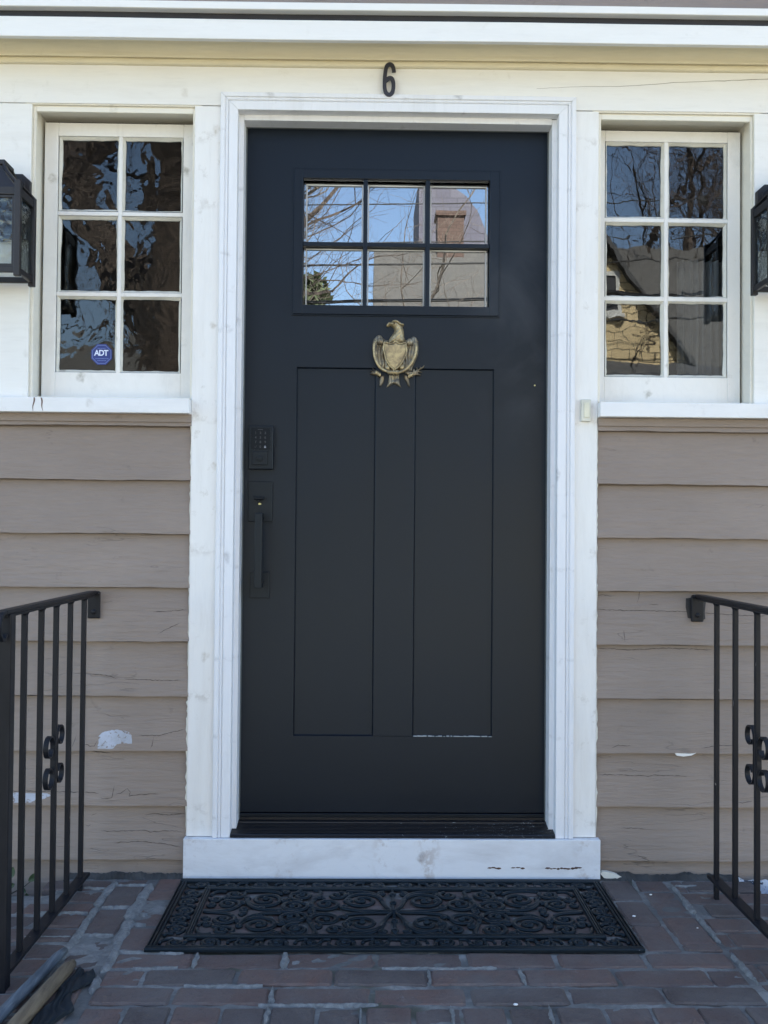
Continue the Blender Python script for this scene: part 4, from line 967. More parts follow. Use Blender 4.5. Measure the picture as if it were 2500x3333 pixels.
# centre field: four mirrored quarters
b = MB(); cxm, cym = (IX0+IX1)/2, (IY0+IY1)/2; HWX, HHY = (IX1-IX0)/2, (IY1-IY0)/2
def quarter(sx, sy_):
    def T_(p): return (cxm+sx*p[0], cym+sy_*p[1])
    def put(pts, w_=0.0064, tip=True): scr(b, [T_(p) for p in pts], w_, tip)
    put(spi(0.082, 0.075, 0.052, pi*0.95, 1.75, 1)); put(bez((0.030, 0.083), (0.024, 0.03), (0.010, 0.02), (0.0, 0.0)), 0.006, False)
    put(bez((0.030, 0.070), (0.028, 0.125), (0.07, 0.148), (0.125, 0.140), 14), 0.0058, False)
    put(spi(0.150, 0.113, 0.026, pi*0.6, 1.3, -1), 0.0056)
    put(spi(0.176, 0.050, 0.042, pi*0.2, 1.6, 1)); put(bez((0.137, 0.030), (0.12, 0.01), (0.08, 0.003), (0.0, 0.003), 14), 0.006, False)
    put(bez((0.210, 0.075), (0.20, 0.12), (0.18, 0.15), (0.215, 0.148), 10), 0.0055, False)
    put(spi(0.245, 0.110, 0.034, pi*1.45, 1.6, -1)); put(spi(0.262, 0.036, 0.034, pi*0.9, 1.55, 1))
    put(bez((0.228, 0.048), (0.215, 0.02), (0.24, 0.0), (0.30, 0.0), 12), 0.0056, False)
    put(spi(0.338, 0.082, 0.050, pi*0.05, 1.8, 1)); put(bez((0.387, 0.085), (0.385, 0.03), (0.35, 0.004), (0.29, 0.012), 14), 0.006, False)
    put(bez((0.300, 0.118), (0.30, 0.145), (0.36, 0.15), (0.40, 0.140), 12), 0.0056, False)
    put(spi(0.424, 0.118, 0.027, pi*0.8, 1.4, -1), 0.0055); put(spi(0.432, 0.052, 0.030, pi*1.2, 1.5, 1), 0.0058)
    put(bez((0.408, 0.035), (0.42, 0.0), (0.46, 0.01), (0.490, 0.0), 10), 0.0055, False)
    put(spi(0.470, 0.085, 0.018, pi*0.1, 1.1, 1), 0.005); put(bez((0.45, 0.138), (0.47, 0.15), (0.485, 0.14), (0.488, 0.11), 8), 0.005, False)
    put(spi(0.385, 0.012, 0.012, pi*0.5, 0.9, 1), 0.005); put(spi(0.215, 0.006, 0.013, pi*0.5, 0.9, -1), 0.005)
def quarter_fill(sx, sy_):
    def T_(p): return (cxm+sx*p[0], cym+sy_*p[1])
    for (cx, cy_, r, a0, tn, hd) in ((0.122, 0.075, 0.013, 2.0, 1.0, -1), (0.128, 0.036, 0.012, 0.5, 1.0, 1), (0.196, 0.094, 0.013, 4.0, 1.0, 1), (0.112, 0.118, 0.011, 1.0, 0.9, 1), (0.285, 0.072, 0.013, 2.6, 1.0, 1), (0.290, 0.135, 0.012, 0.4, 1.0, -1), (0.390, 0.092, 0.010, 5.0, 0.9, 1), (0.445, 0.090, 0.011, 3.0, 0.9, 1), (0.480, 0.045, 0.014, 1.5, 1.1, -1), (0.398, 0.060, 0.009, 1.5, 0.9, -1), (0.215, 0.040, 0.011, 0.8, 0.9, 1), (0.028, 0.125, 0.014, 2.0, 1.1, 1), (0.250, 0.140, 0.009, 2.0, 0.8, 1), (0.345, 0.022, 0.010, 4.0, 0.9, 1)):
        scr(b, [T_(p) for p in spi(cx, cy_, r, a0, tn, hd, n=18)], 0.0046)
for sx in (-1, 1):
    for sy_ in (-1, 1): quarter(sx, sy_); quarter_fill(sx, sy_)
for k in range(5):
    y = cym-0.12+0.06*k; b.ball((cxm, y, 0.005), 0.010, 5, (1, 1.3, 0.5))
b.tube([(cxm, IY0, 0.004), (cxm, IY1, 0.004)], 0.0045, 6, 0.8, (0, 0, 1))
b.build('center_scrolls', 'rubber', mt_, smooth=True)

# ================================================================== EAGLE KNOCKER
kn = thing('door_knocker', 'tarnished brass eagle door knocker with a shield on its breast', 'door knocker', (0, YF, 1.51))
KS = 1.2055e-4
def K(u, v): return (-0.079 + (u-180)*KS, 1.614 - (v-140)*KS)
def relief(poly, H, y0, name, mat='brass', w_=0.012, fn=None, res=0.0009, smooth=True):
    P = np.array([K(*q) for q in poly]); x0_, z0_ = P.min(0)-res; x1_, z1_ = P.max(0)+res
    gx = np.arange(x0_, x1_+res, res); gz = np.arange(z0_, z1_+res, res); X, Z = np.meshgrid(gx, gz, indexing='ij')
    A = P; B = np.roll(P, -1, 0); ins = np.zeros(X.shape, bool); best = np.full(X.shape, 9.0); nxp = np.zeros(X.shape+(2,))
    for a, c_ in zip(A, B):
        cond = ((a[1] > Z) != (c_[1] > Z)) & (X < (c_[0]-a[0])*(Z-a[1])/((c_[1]-a[1]) if c_[1] != a[1] else 1e-12)+a[0]); ins ^= cond
        d = c_-a; t = np.clip(((X-a[0])*d[0]+(Z-a[1])*d[1])/max(d@d, 1e-14), 0, 1); qx, qz = a[0]+t*d[0], a[1]+t*d[1]
        dd = np.hypot(X-qx, Z-qz); mm = dd < best; best[mm] = dd[mm]; nxp[mm, 0] = qx[mm]; nxp[mm, 1] = qz[mm]
    h = H*np.sqrt(np.clip(1-(1-np.clip(best/w_, 0, 1))**2, 0, 1))
    if fn is not None: h = h + fn((X+0.079)/KS+180, (1.614-Z)/KS+140)*np.clip(best/0.003, 0, 1)
    idx = -np.ones(X.shape, int); vs = []; fs = []
    def vid(i, j):
        if idx[i, j] < 0:
            idx[i, j] = len(vs)
            if ins[i, j]: vs.append((X[i, j], y0-h[i, j], Z[i, j]))
            else: vs.append((nxp[i, j, 0], y0+0.0005, nxp[i, j, 1]))
        return idx[i, j]
    for i in range(X.shape[0]-1):
        for j in range(X.shape[1]-1):
            if ins[i, j] or ins[i+1, j] or ins[i, j+1] or ins[i+1, j+1]:
                fs.append((vid(i, j), vid(i+1, j), vid(i+1, j+1), vid(i, j+1)))
    b = MB(); b.add(vs, fs); return b.build(name, mat, kn, smooth=smooth)
YK = YF - 0.001
feather = lambda U, V: 0.0011*np.sin(U/13.0+np.sin(V/70.0)*1.2) + 0.0007*np.sin(V/37.0)
wingL = [(262, 690), (275, 610), (330, 545), (400, 502), (460, 510), (510, 580), (560, 620), (640, 640), (640, 900), (700, 1200), (760, 1380), (640, 1440), (500, 1400), (400, 1290), (310, 1150), (262, 980), (252, 830)]
wingR = [(1030, 610), (1100, 620), (1165, 610), (1190, 560), (1265, 526), (1330, 560), (1378, 650), (1385, 800), (1378, 980), (1310, 1150), (1240, 1290), (1225, 1380), (1120, 1400), (960, 1440), (840, 1380), (930, 1150), (980, 900), (990, 700)]
relief(wingL, 0.009, YK, 'wing', fn=feather); relief(wingR, 0.009, YK, 'wing', fn=feather)
body = [(640, 640), (700, 540), (760, 460), (790, 400), (770, 330), (720, 300), (680, 278), (650, 300), (610, 305), (588, 280), (600, 240), (640, 200), (680, 195), (720, 165), (780, 142), (840, 148), (890, 175), (920, 205), (975, 232), (1025, 240), (1022, 262), (985, 290), (1005, 350), (1022, 430), (1030, 540), (1060, 640), (1040, 740), (600, 740)]
relief(body, 0.018, YK, 'eagle_body', 'brass2', w_=0.016, fn=lambda U, V: 0.0009*np.sin(U/17.0+V/60.0)*np.sin(V/22.0))
relief([(722, 190), (745, 155), (800, 143), (860, 155), (905, 195), (960, 225), (1024, 243), (1010, 272), (950, 285), (900, 262), (860, 222), (800, 200), (740, 212)], 0.006, YK-0.013, 'eagle_crest', 'brass2', w_=0.004)
relief([(588, 285), (602, 240), (640, 200), (685, 200), (705, 232), (660, 252), (630, 300), (606, 306)], 0.005, YK-0.010, 'beak', 'brass2', w_=0.004)
b = MB(); ex, ez = K(782, 228); b.ball((ex, YK-0.0185, ez), 0.0022, 5); b.build('eye', 'hardware', kn, smooth=True)
shield_o = [(520, 690), (600, 710), (690, 735), (760, 715), (815, 655), (870, 715), (940, 735), (1030, 710), (1085, 700), (1075, 800), (1100, 880), (1085, 980), (1010, 1150), (920, 1290), (790, 1395), (660, 1280), (575, 1130), (540, 980), (505, 860), (520, 780)]
relief(shield_o, 0.0175, YK-0.001, 'shield', 'brass2', w_=0.006)
b = MB(); edge = shield_o + [shield_o[0]]
pth = []
for (u1, v1), (u2, v2) in zip(edge[:-1], edge[1:]):
    for t in (0, .33, .66): pth.append(K(805+((u1+(u2-u1)*t)-805)*0.97, 1000+((v1+(v2-v1)*t)-1000)*0.975))
pth.append(pth[0]); b.tube([(x, YK-0.0172, z) for x, z in pth], 0.0026, 6); b.build('shield_rim', 'brass2', kn, smooth=True)
for c_ in ((440, 680), (1165, 690)):
    x, z = K(*c_); b = MB(); b.ball((x, YK-0.014, z), 0.0108, 8, (1, 0.8, 1.05)); b.build('ring_boss', 'brass', kn, smooth=True)
# the hinged ring
ring = [(330, 700), (295, 715), (285, 780), (282, 900), (295, 1040), (335, 1170), (400, 1290), (490, 1380), (600, 1430), (700, 1450), (800, 1455), (900, 1450), (1000, 1420), (1100, 1350), (1190, 1250), (1260, 1120), (1305, 990), (1325, 870), (1325, 780), (1310, 740), (1290, 730)]
def smoothp(pts, it=2):
    for _ in range(it):
        o = [pts[0]]
        for a, c_ in zip(pts[:-1], pts[1:]): o += [(a[0]*.75+c_[0]*.25, a[1]*.75+c_[1]*.25), (a[0]*.25+c_[0]*.75, a[1]*.25+c_[1]*.75)]
        pts = o+[pts[-1]]
    return pts
rp = smoothp(ring); n = len(rp)
b = MB(); b.tube([(K(*q)[0], YK-0.019-0.004*sin(pi*i/(n-1)), K(*q)[1]) for i, q in enumerate(rp)], [0.0033+0.0012*sin(pi*i/(n-1)) for i in range(n)], 8); b.build('knocker_ring', 'brass2', kn, smooth=True)
b = MB()
for u, rr_ in ((650, 0.0058), (700, 0.0066), (770, 0.0078), (840, 0.0075), (885, 0.0062)):
    x, z = K(u, 1452); b.tube([(x-0.0028, YK-0.023, z), (x+0.0028, YK-0.023, z)], rr_, 10)
b.build('ring_clasp', 'brass2', kn)
relief([(660, 1480), (910, 1480), (915, 1590), (930, 1690), (965, 1795), (870, 1745), (783, 1705), (700, 1745), (600, 1800), (640, 1690), (655, 1590)], 0.007, YK, 'tail', fn=feather, w_=0.006)
relief([(455, 1510), (550, 1500), (548, 1600), (515, 1710), (450, 1795), (425, 1760), (428, 1640)], 0.005, YK, 'tail_feather', w_=0.004)
relief([(1035, 1480), (1120, 1490), (1165, 1600), (1190, 1800), (1140, 1760), (1080, 1640), (1045, 1590)], 0.005, YK, 'tail_feather', w_=0.004)
relief([(230, 1285), (262, 1310), (335, 1380), (400, 1390), (460, 1440), (450, 1500), (400, 1555), (345, 1510), (270, 1490), (185, 1468), (215, 1440), (250, 1430), (195, 1395), (190, 1370), (240, 1375), (290, 1400), (250, 1340)], 0.006, YK, 'arrow_bundle', w_=0.004)
relief([(1040, 1420), (1130, 1400), (1240, 1400), (1260, 1330), (1290, 1330), (1300, 1380), (1340, 1350), (1335, 1290), (1360, 1290), (1370, 1340), (1410, 1320), (1425, 1250), (1445, 1290), (1480, 1280), (1528, 1228), (1532, 1260), (1490, 1320), (1420, 1360), (1400, 1380), (1480, 1405), (1470, 1420), (1400, 1420), (1380, 1440), (1460, 1485), (1440, 1500), (1330, 1490), (1270, 1500), (1230, 1545), (1160, 1510), (1100, 1470)], 0.006, YK, 'olive_branch', w_=0.003)
for c_ in ((395, 1465, 1), (1195, 1495, -1)):
    x, z = K(c_[0], c_[1]); b = MB()
    for k in range(4): b.ball((x+(k-1.5)*0.0036*c_[2], YK-0.0075, z-(k-1.5)*0.0022), 0.0034, 5, (1, 1, 1.8))
    b.build('talon', 'brass2', kn, smooth=True)
for c_ in ((620, 1330), (985, 1310)):
    x, z = K(*c_); b = MB(); b.ball((x, YK-0.0105, z), 0.0095, 7, (0.9, 0.8, 1.1)); b.build('leg', 'brass2', kn, smooth=True)

# ================================================================== NUMBER 6, BELL PUSH, STICKER
def number_six():
    zoff = lambda u, v: (-0.048 + (u-610)*9.65e-5, 2.344-(v-483)*9.65e-5)
    outer_c = [(945, 800), (935, 720), (915, 640), (880, 585), (825, 560), (770, 575), (725, 625), (695, 720), (680, 850), (668, 1000), (665, 1150), (668, 1280), (690, 1390), (735, 1460), (795, 1490), (855, 1470), (905, 1400), (928, 1300), (932, 1180), (922, 1080), (890, 1000), (840, 970), (790, 985), (740, 1020), (690, 1060)]
    pts = smoothp(outer_c, 2); b = MB(); hw = 0.0055; vs = []; n = len(pts); P = [Vector((*zoff(*q), 0)) for q in pts]
    for i in range(n):
        t = (P[min(i+1, n-1)]-P[max(i-1, 0)]).normalized(); nn = Vector((-t.y, t.x, 0))*hw
        for q in (P[i]+nn, P[i]-nn):
            pass
        a, c_ = P[i]+nn, P[i]-nn; yo = 0.00003*(i % 2) - (0.0003 if i > n*0.8 else 0)
        vs += [(a.x, -0.004, a.y), (a.x, -0.0105+yo, a.y), (c_.x, -0.0105+yo, c_.y), (c_.x, -0.004, c_.y)]
    b.add(vs, [(i*4+j, i*4+(j+1) % 4, (i+1)*4+(j+1) % 4, (i+1)*4+j) for i in range(n-1) for j in range(4)]+[(3, 2, 1, 0), ((n-1)*4, (n-1)*4+1, (n-1)*4+2, (n-1)*4+3)])
    b.tube([(zoff(700, 700)[0], -0.0040, zoff(700, 700)[1]), (zoff(700, 700)[0], 0.008, zoff(700, 700)[1])], 0.002, 6)
    b.tube([(zoff(795, 1490)[0], -0.0040, zoff(795, 1490)[1]), (zoff(795, 1490)[0], 0.008, zoff(795, 1490)[1])], 0.002, 6)
    return b.build('house_number', 'number', None, 0.0008)
tag(number_six(), 'tall black metal number 6 fixed above the door', 'house number')
db = thing('doorbell', 'small ivory rectangular doorbell button right of the door', 'doorbell', (0.5465, 0.006, 1.341))
b = MB(); b.box(0.5325, 0.5605, -0.006, 0.0058, 1.3095, 1.3730); b.build('bell_plate', 'bell', db, 0.0022)
b = MB(); b.box(0.5405, 0.5555, -0.0085, -0.0059, 1.3200, 1.3640); b.build('push_button', 'bellbutton', db, 0.0012)
M['stickerblue'] = mat_plain('blue_sticker', (0.011, 0.028, 0.19), 0.3, 30, 0.0, 0.001, 0.1)
M['stickerline'] = mat_plain('pale_blue_print', (0.12, 0.17, 0.42), 0.3)
M['stickerwhite'] = mat_plain('white_print', (0.70, 0.76, 0.92), 0.4, 30, 0.0, 0.001, 0.02)
sx_, sz_ = back_s = (-0.8755, 1.5065)
st = thing('security_sticker', 'blue octagonal ADT security sticker inside the left window', 'sticker', (sx_, 0.1058, sz_))
b = MB(); r = 0.0335; b.prism([(sx_+r*cos(pi/8+k*pi/4), sz_+r*sin(pi/8+k*pi/4)) for k in range(8)], 1, 0.1068, 0.1076); b.build('sticker_sheet', 'stickerblue', st)
b = MB(); o_ = [(sx_+r*0.90*cos(pi/8+k*pi/4), sz_+r*0.90*sin(pi/8+k*pi/4)) for k in range(8)]; i_ = [(sx_+r*0.84*cos(pi/8+k*pi/4), sz_+r*0.84*sin(pi/8+k*pi/4)) for k in range(8)]
b.add([(x, 0.1066, z) for x, z in o_+i_], [(k, (k+1) % 8, 8+(k+1) % 8, 8+k) for k in range(8)])
for (xa, xb, zz) in ((-0.012, 0.010, 0.0175), (-0.018, 0.018, -0.0125), (-0.012, 0.010, -0.0185)):
    x = sx_+xa
    while x < sx_+xb:
        l = random.uniform(.0015, .004); b.box(x, x+l, 0.1064, 0.1067, sz_+zz-0.0011, sz_+zz+0.0011); x += l+0.0012
b.build('sticker_border', 'stickerline', st)
text_mesh('ADT', 0.0235, 0.0002, 'stickerwhite', 'sticker_lettering', st, (sx_-0.001, 0.1064, sz_+0.0035), scale=(0.92, 1, 1), offset=0.0006, sp=0.88)

# ================================================================== POLES, DARK SHEET, PLANT, LITTER
def mat_wood(name, a, c3):
    k = N(name); n = k.noise(30, (3, 0.35, 3), 5, 0.65, 0.5)
    c = k.mix(k.ramp(n, 0.35, 0.65), a, c3); return k.done(c, 0.75, k.bump(n, 0.6, 0.002))
M['polewood'] = mat_wood('weathered_wood', (0.09, 0.068, 0.045), (0.20, 0.155, 0.10))
M['poleblue'] = mat_wood('worn_blue_paint', (0.07, 0.085, 0.10), (0.16, 0.19, 0.215))
b = MB(); pts = [(-0.773, -0.515, 0.012), (-0.778, -0.56, 0.0145), (-0.790, -0.70, 0.017), (-0.806, -0.86, 0.019), (-0.830, -1.10, 0.02), (-0.85, -1.30, 0.02)]
b.tube(pts, [0.008, 0.0115, 0.0125, 0.013, 0.013, 0.013], 12); o = b.build('pole', 'poleblue', smooth=True); tag(o, 'worn blue grey pole lying on the bricks by the left railing', 'pole')
b = MB(); pts = [(-0.735, -0.585, 0.012), (-0.737, -0.62, 0.016), (-0.745, -0.72, 0.018), (-0.757, -0.86, 0.019), (-0.775, -1.08, 0.019), (-0.79, -1.28, 0.019)]
b.tube(pts, [0.010, 0.0145, 0.0155, 0.016, 0.016, 0.016], 12); o = b.build('pole', 'polewood', smooth=True); tag(o, 'tan weathered wooden pole beside the dark sheet', 'pole')
# crumpled dark sheet lying flat beside the wooden pole
b = MB(); nx, ny = 34, 44; vs = []; fs = []
for i in range(nx+1):
    for j in range(ny+1):
        u, v = i/nx, j/ny
        xl = -0.722 - 0.03*v; xr = -0.682 - 0.012*v + 0.010*sin(v*19)
        x = xl+(xr-xl)*u + 0.004*sin(v*23+u*5); y = -0.605-0.45*v + 0.012*sin(u*7)+0.006*sin(v*31)
        z = 0.005 + 0.004*(sin(u*9+v*17)+1)*0.5 + 0.004*(sin(u*21-v*33)+1)*0.5
        if i in (0, nx) or j in (0, ny): z = 0.002
        vs.append((x, y, z))
for i in range(nx):
    for j in range(ny): a = i*(ny+1)+j; fs.append((a, a+ny+1, a+ny+2, a+1))
b.add(vs, fs); M['dark_sheet'] = mat_plain('dark_blue_sheet', (0.006, 0.012, 0.018), 0.85, 200, 0.4, 0.001); o = b.build('dark_sheet', 'dark_sheet', smooth=True); tag(o, 'dark crumpled sheet on the bricks beside the wooden pole', 'dark_sheet')
# little plant rooted in the gap left of the railing
pl = thing('plant', 'small green leafy weed growing by the wall behind the left railing', 'plant', (-1.075, -0.06, -0.115))
def mat_leaf():
    k = N('dull_green_leaf'); n = k.noise(60, (1, 1, 1), 4); c = k.mix(k.ramp(n, 0.3, 0.7), (0.035, 0.065, 0.03), (0.075, 0.115, 0.055)); return k.done(c, 0.5, k.bump(n, 0.3, 0.001))
M['leaf'] = mat_leaf(); M['stem'] = mat_plain('dark_stem', (0.03, 0.028, 0.02), 0.8)
leaves = [(-1.055, -0.07, 0.030, 0.032, 80), (-1.062, -0.075, 0.000, 0.026, 20), (-1.075, -0.06, -0.015, 0.040, 190), (-0.998, -0.075, 0.022, 0.034, 35), (-1.010, -0.07, -0.030, 0.040, -80), (-1.022, -0.065, -0.015, 0.026, 150), (-1.09, -0.06, -0.065, 0.05, 250), (-1.055, -0.065, -0.085, 0.05, 265), (-1.10, -0.06, 0.02, 0.035, 120), (-1.045, -0.08, -0.045, 0.030, 300)]
for (lx, ly, lz, ls, ang) in leaves:
    b = MB(); a = R(ang); d = Vector((cos(a), random.uniform(-.2, .2), sin(a))).normalized(); sd_ = Vector((-sin(a), random.uniform(-.3, .3), cos(a))).normalized(); nrm = d.cross(sd_)
    rows_ = [(0, 0.02), (.15, .28), (.35, .46), (.6, .50), (.82, .36), (.95, .16), (1, .02)]; vs = []
    for t, w_ in rows_:
        for q in (-1, -.5, 0, .5, 1):
            p = Vector((lx, ly, lz)) + d*ls*(t-0.3) + sd_*ls*w_*q*0.62 + nrm*(0.003*abs(q)-0.004*t*t); vs.append(p)
    b.add(vs, [(i*5+j, i*5+j+1, i*5+j+6, i*5+j+5) for i in range(6) for j in range(4)]); b.build('leaf', 'leaf', pl, smooth=True)
b = MB(); b.tube([(-1.10, -0.05, -0.115), (-1.092, -0.055, -0.05), (-1.055, -0.065, -0.022), (-1.02, -0.07, -0.002), (-1.0, -0.072, 0.015)], [0.0022, 0.002, 0.0018, 0.0014, 0.001], 6)
b.tube([(-1.08, -0.058, -0.04), (-1.066, -0.064, 0.0), (-1.056, -0.068, 0.03)], 0.0013, 6); b.tube([(-1.092, -0.055, -0.06), (-1.09, -0.058, -0.09), (-1.06, -0.062, -0.1)], 0.0013, 6); b.build('stem', 'stem', pl)
# soil strips in the two gaps
b = MB()
for xa, xb in ((-LANDX, -0.93), (0.965, LANDX)): b.box(xa, xb, -0.128, 0.02, -0.13, -0.108)
tag(b.build('soil', 'soil'), kind='structure')
# crumpled printed paper by the right railing
def mat_paper():
    k = N('printed_paper'); n = k.noise(16, (1, 1.4, 1.4), 4, 0.6, 1.0); c = k.mix(k.math('GREATER_THAN', n, 0.56), (0.42, 0.45, 0.50), (0.03, 0.04, 0.06)); return k.done(c, 0.6)
M['paper'] = mat_paper()
b = MB(); nx, ny = 24, 16; vs = []; fs = []
for i in range(nx+1):
    for j in range(ny+1):
        u, v = i/nx, j/ny; x = 0.985+0.19*u; y = -0.10+0.085*v+0.006*sin(u*13); z = -0.050+0.052*v+0.008*sin(u*17+v*9)+0.006*sin(v*21-u*11)
        vs.append((x, y, z))
for i in range(nx):
    for j in range(ny): a = i*(ny+1)+j; fs.append((a, a+ny+1, a+ny+2, a+1))
b.add(vs, fs); o = b.build('paper_bag', 'paper', smooth=False); md = o.modifiers.new('solid', 'SOLIDIFY'); md.thickness = 0.0008
tag(o, 'crumpled blue and white printed paper by the wall behind the right railing', 'litter')
# pale crumbs scattered on the bricks
for k_, (x, y, r) in enumerate(((0.700, -0.135, 0.0030), (0.613, -0.285, 0.0034), (0.236, -0.757, 0.0036), (0.752, -0.36, 0.0018))):
    b = MB(); b.ball((x, y, 0.0035), r, 4, (1.5, 1, 0.6)); o = b.build('paint_crumb', 'sill', None, smooth=True)
    tag(o, 'tiny white paint crumb lying on the bricks', 'crumb', 'paint crumbs on the bricks')

# ================================================================== ACROSS THE STREET (seen only in the glass)
def shingle_mat(name, c0, c1, row, seed, mk=0.45):
    k = N(name); br_ = k.n('ShaderNodeTexBrick'); br_.inputs['Scale'].default_value = 1.0
    br_.inputs['Color1'].default_value = (*c0, 1); br_.inputs['Color2'].default_value = (*c1, 1); br_.inputs['Mortar'].default_value = tuple(v*mk for v in c0)+(1,)
    br_.inputs['Brick Width'].default_value = row*1.6; br_.inputs['Row Height'].default_value = row; br_.inputs['Mortar Size'].default_value = row*0.06
    mp = k.n('ShaderNodeMapping'); mp.inputs['Rotation'].default_value = (pi/2, 0, 0); k.L(k.tc.outputs['Object'], mp.inputs[0]); k.L(mp.outputs[0], br_.inputs[0])
    return k.done(br_.outputs[0], 0.9)
M['chimneybrick'] = shingle_mat('chimney_brick', (0.13, 0.085, 0.068), (0.10, 0.065, 0.052), 0.10, 3)
M['yshingle'] = shingle_mat('yellow_shingle_siding', (0.60, 0.47, 0.27), (0.50, 0.39, 0.22), 0.22, 1, 0.25)
M['groof'] = shingle_mat('grey_roof_slates', (0.092, 0.088, 0.080), (0.078, 0.075, 0.070), 0.13, 2, 0.8)
M['lroof'] = shingle_mat('lilac_grey_roof', (0.150, 0.145, 0.175), (0.125, 0.12, 0.15), 0.30, 2, 0.7)
M['stucco'] = mat_plain('pale_stucco', (0.55, 0.54, 0.5), 0.9)
def mat_bark(name, a, b_):
    k = N(name); n = k.noise(7, (1, 1, 0.16), 6, 0.7, 0.6); n2 = k.noise(2.2, (1, 1, 0.5), 4, 0.6)
    c = k.mix(k.ramp(n, 0.38, 0.62), a, b_); c = k.mix(k.ramp(n2, 0.45, 0.7, 0, 0.5), c, tuple(v*1.5 for v in b_)); return k.done(c, 0.95, k.bump(n, 1.0, 0.05))
M['bark'] = mat_bark('tree_bark', (0.018, 0.014, 0.012), (0.105, 0.080, 0.064))
M['palebark'] = mat_plain('pale_bark', (0.20, 0.165, 0.135), 0.95, 14, 1.0, 0.03, 0.3)
M['fir'] = mat_plain('fir_needles', (0.09, 0.11, 0.055), 0.9)
def gable_house(name, label, x0, x1, yf, depth, ze, zr, wall, roof, chim=None, gable_front=False):
    t = thing(name, label, 'house', ((x0+x1)/2, yf-depth/2, GZ)); b = MB()
    if gable_front:
        b.prism([(x0, GZ), (x1, GZ), (x1, ze), ((x0+x1)/2, zr), (x0, ze)], 1, yf-depth, yf); b.build('wall', wall, t)
        xm = (x0+x1)/2; dx = 0.35; sl_ = (zr-ze)/(xm-x0); b = MB()
        b.prism([(x0-dx, ze-dx*sl_), (xm, zr), (x1+dx, ze-dx*sl_), (x1+dx, ze-dx*sl_+0.15), (xm, zr+0.18), (x0-dx, ze-dx*sl_+0.15)], 1, yf-depth-0.2, yf+0.25); b.build('roof', roof, t)
    else:
        b.box(x0, x1, yf-depth, yf, GZ, ze); b.build('wall', wall, t); b = MB(); ym = yf-depth/2
        b.prism([(yf+0.35, ze-0.1), (ym, zr), (yf-depth-0.35, ze-0.1), (yf-depth-0.35, ze-0.3), (ym, zr-0.22), (yf+0.35, ze-0.3)], 0, x0-0.3, x1+0.3); rf = b.build('roof', roof, t)
        b = MB(); b.prism([(yf, ze-0.3), (ym, zr-0.25), (yf-depth, ze-0.3)], 0, x0, x1); b.build('gable_wall', wall, t)
        if chim:
            b = MB()
            for (cx, cw, zt) in chim:
                b.box(cx-cw/2, cx+cw/2, ym-0.35, ym+0.35, ze, zt); b.box(cx-cw/2-0.05, cx+cw/2+0.05, ym-0.4, ym+0.4, zt, zt+0.12)
            b.build('chimney', 'chimneybrick', rf)
    return t
def house_window(t, x, z, yf, w_=0.9, h=1.4):
    b = MB(); frame(b, x-w_/2, x+w_/2, z, z+h, 0.1, yf, yf+0.05); b.box(x-w_/2-0.08, x+w_/2+0.08, yf, yf+0.12, z-0.1, z); f = b.build('window', 'stucco', t)
    b = MB(); b.box(x-w_/2+0.1, x+w_/2-0.1, yf-0.02, yf+0.02, z+0.1, z+h-0.1); b.build('pane', 'nearblack', f)
g = gable_house('house', 'grey roofed house with a brick chimney across the street', 0.35, 15.0, -21.5, 5.0, 5.3, 8.95, 'stucco', 'groof', [(2.15, 0.72, 9.65)])
y_ = gable_house('house', 'yellow shingled gable house across the street', 3.0, 7.5, -19.0, 2.3, 4.3, 7.5, 'yshingle', 'shingle', gable_front=True)
house_window(y_, 5.15, 5.95, -19.0, 0.9, 0.95); house_window(y_, 4.9, 0.7, -19.0)
b = MB(); b.prism([(-19.0, 4.85), (-17.4, 4.2), (-17.4, 4.05), (-19.0, 4.6)], 0, 2.8, 7.7); b.build('porch_roof', 'shingle', y_)
g2 = thing('house', 'tall lilac grey shingled building with a rounded top behind the grey roof', 'house', (2.9, -31, GZ))
b = MB(); b.prism([(1.6, GZ), (4.15, GZ), (4.15, 9.8), (4.05, 10.6), (3.85, 11.3), (3.55, 11.9), (3.2, 12.35), (2.8, 12.65), (2.3, 12.85), (1.6, 12.95)], 1, -34.0, -30.0); b.build('wall', 'lroof', g2)
g3 = gable_house('house', 'low white house beyond the evergreen', -9.5, -2.4, -26, 6.0, 4.8, 7.2, 'stucco', 'groof')

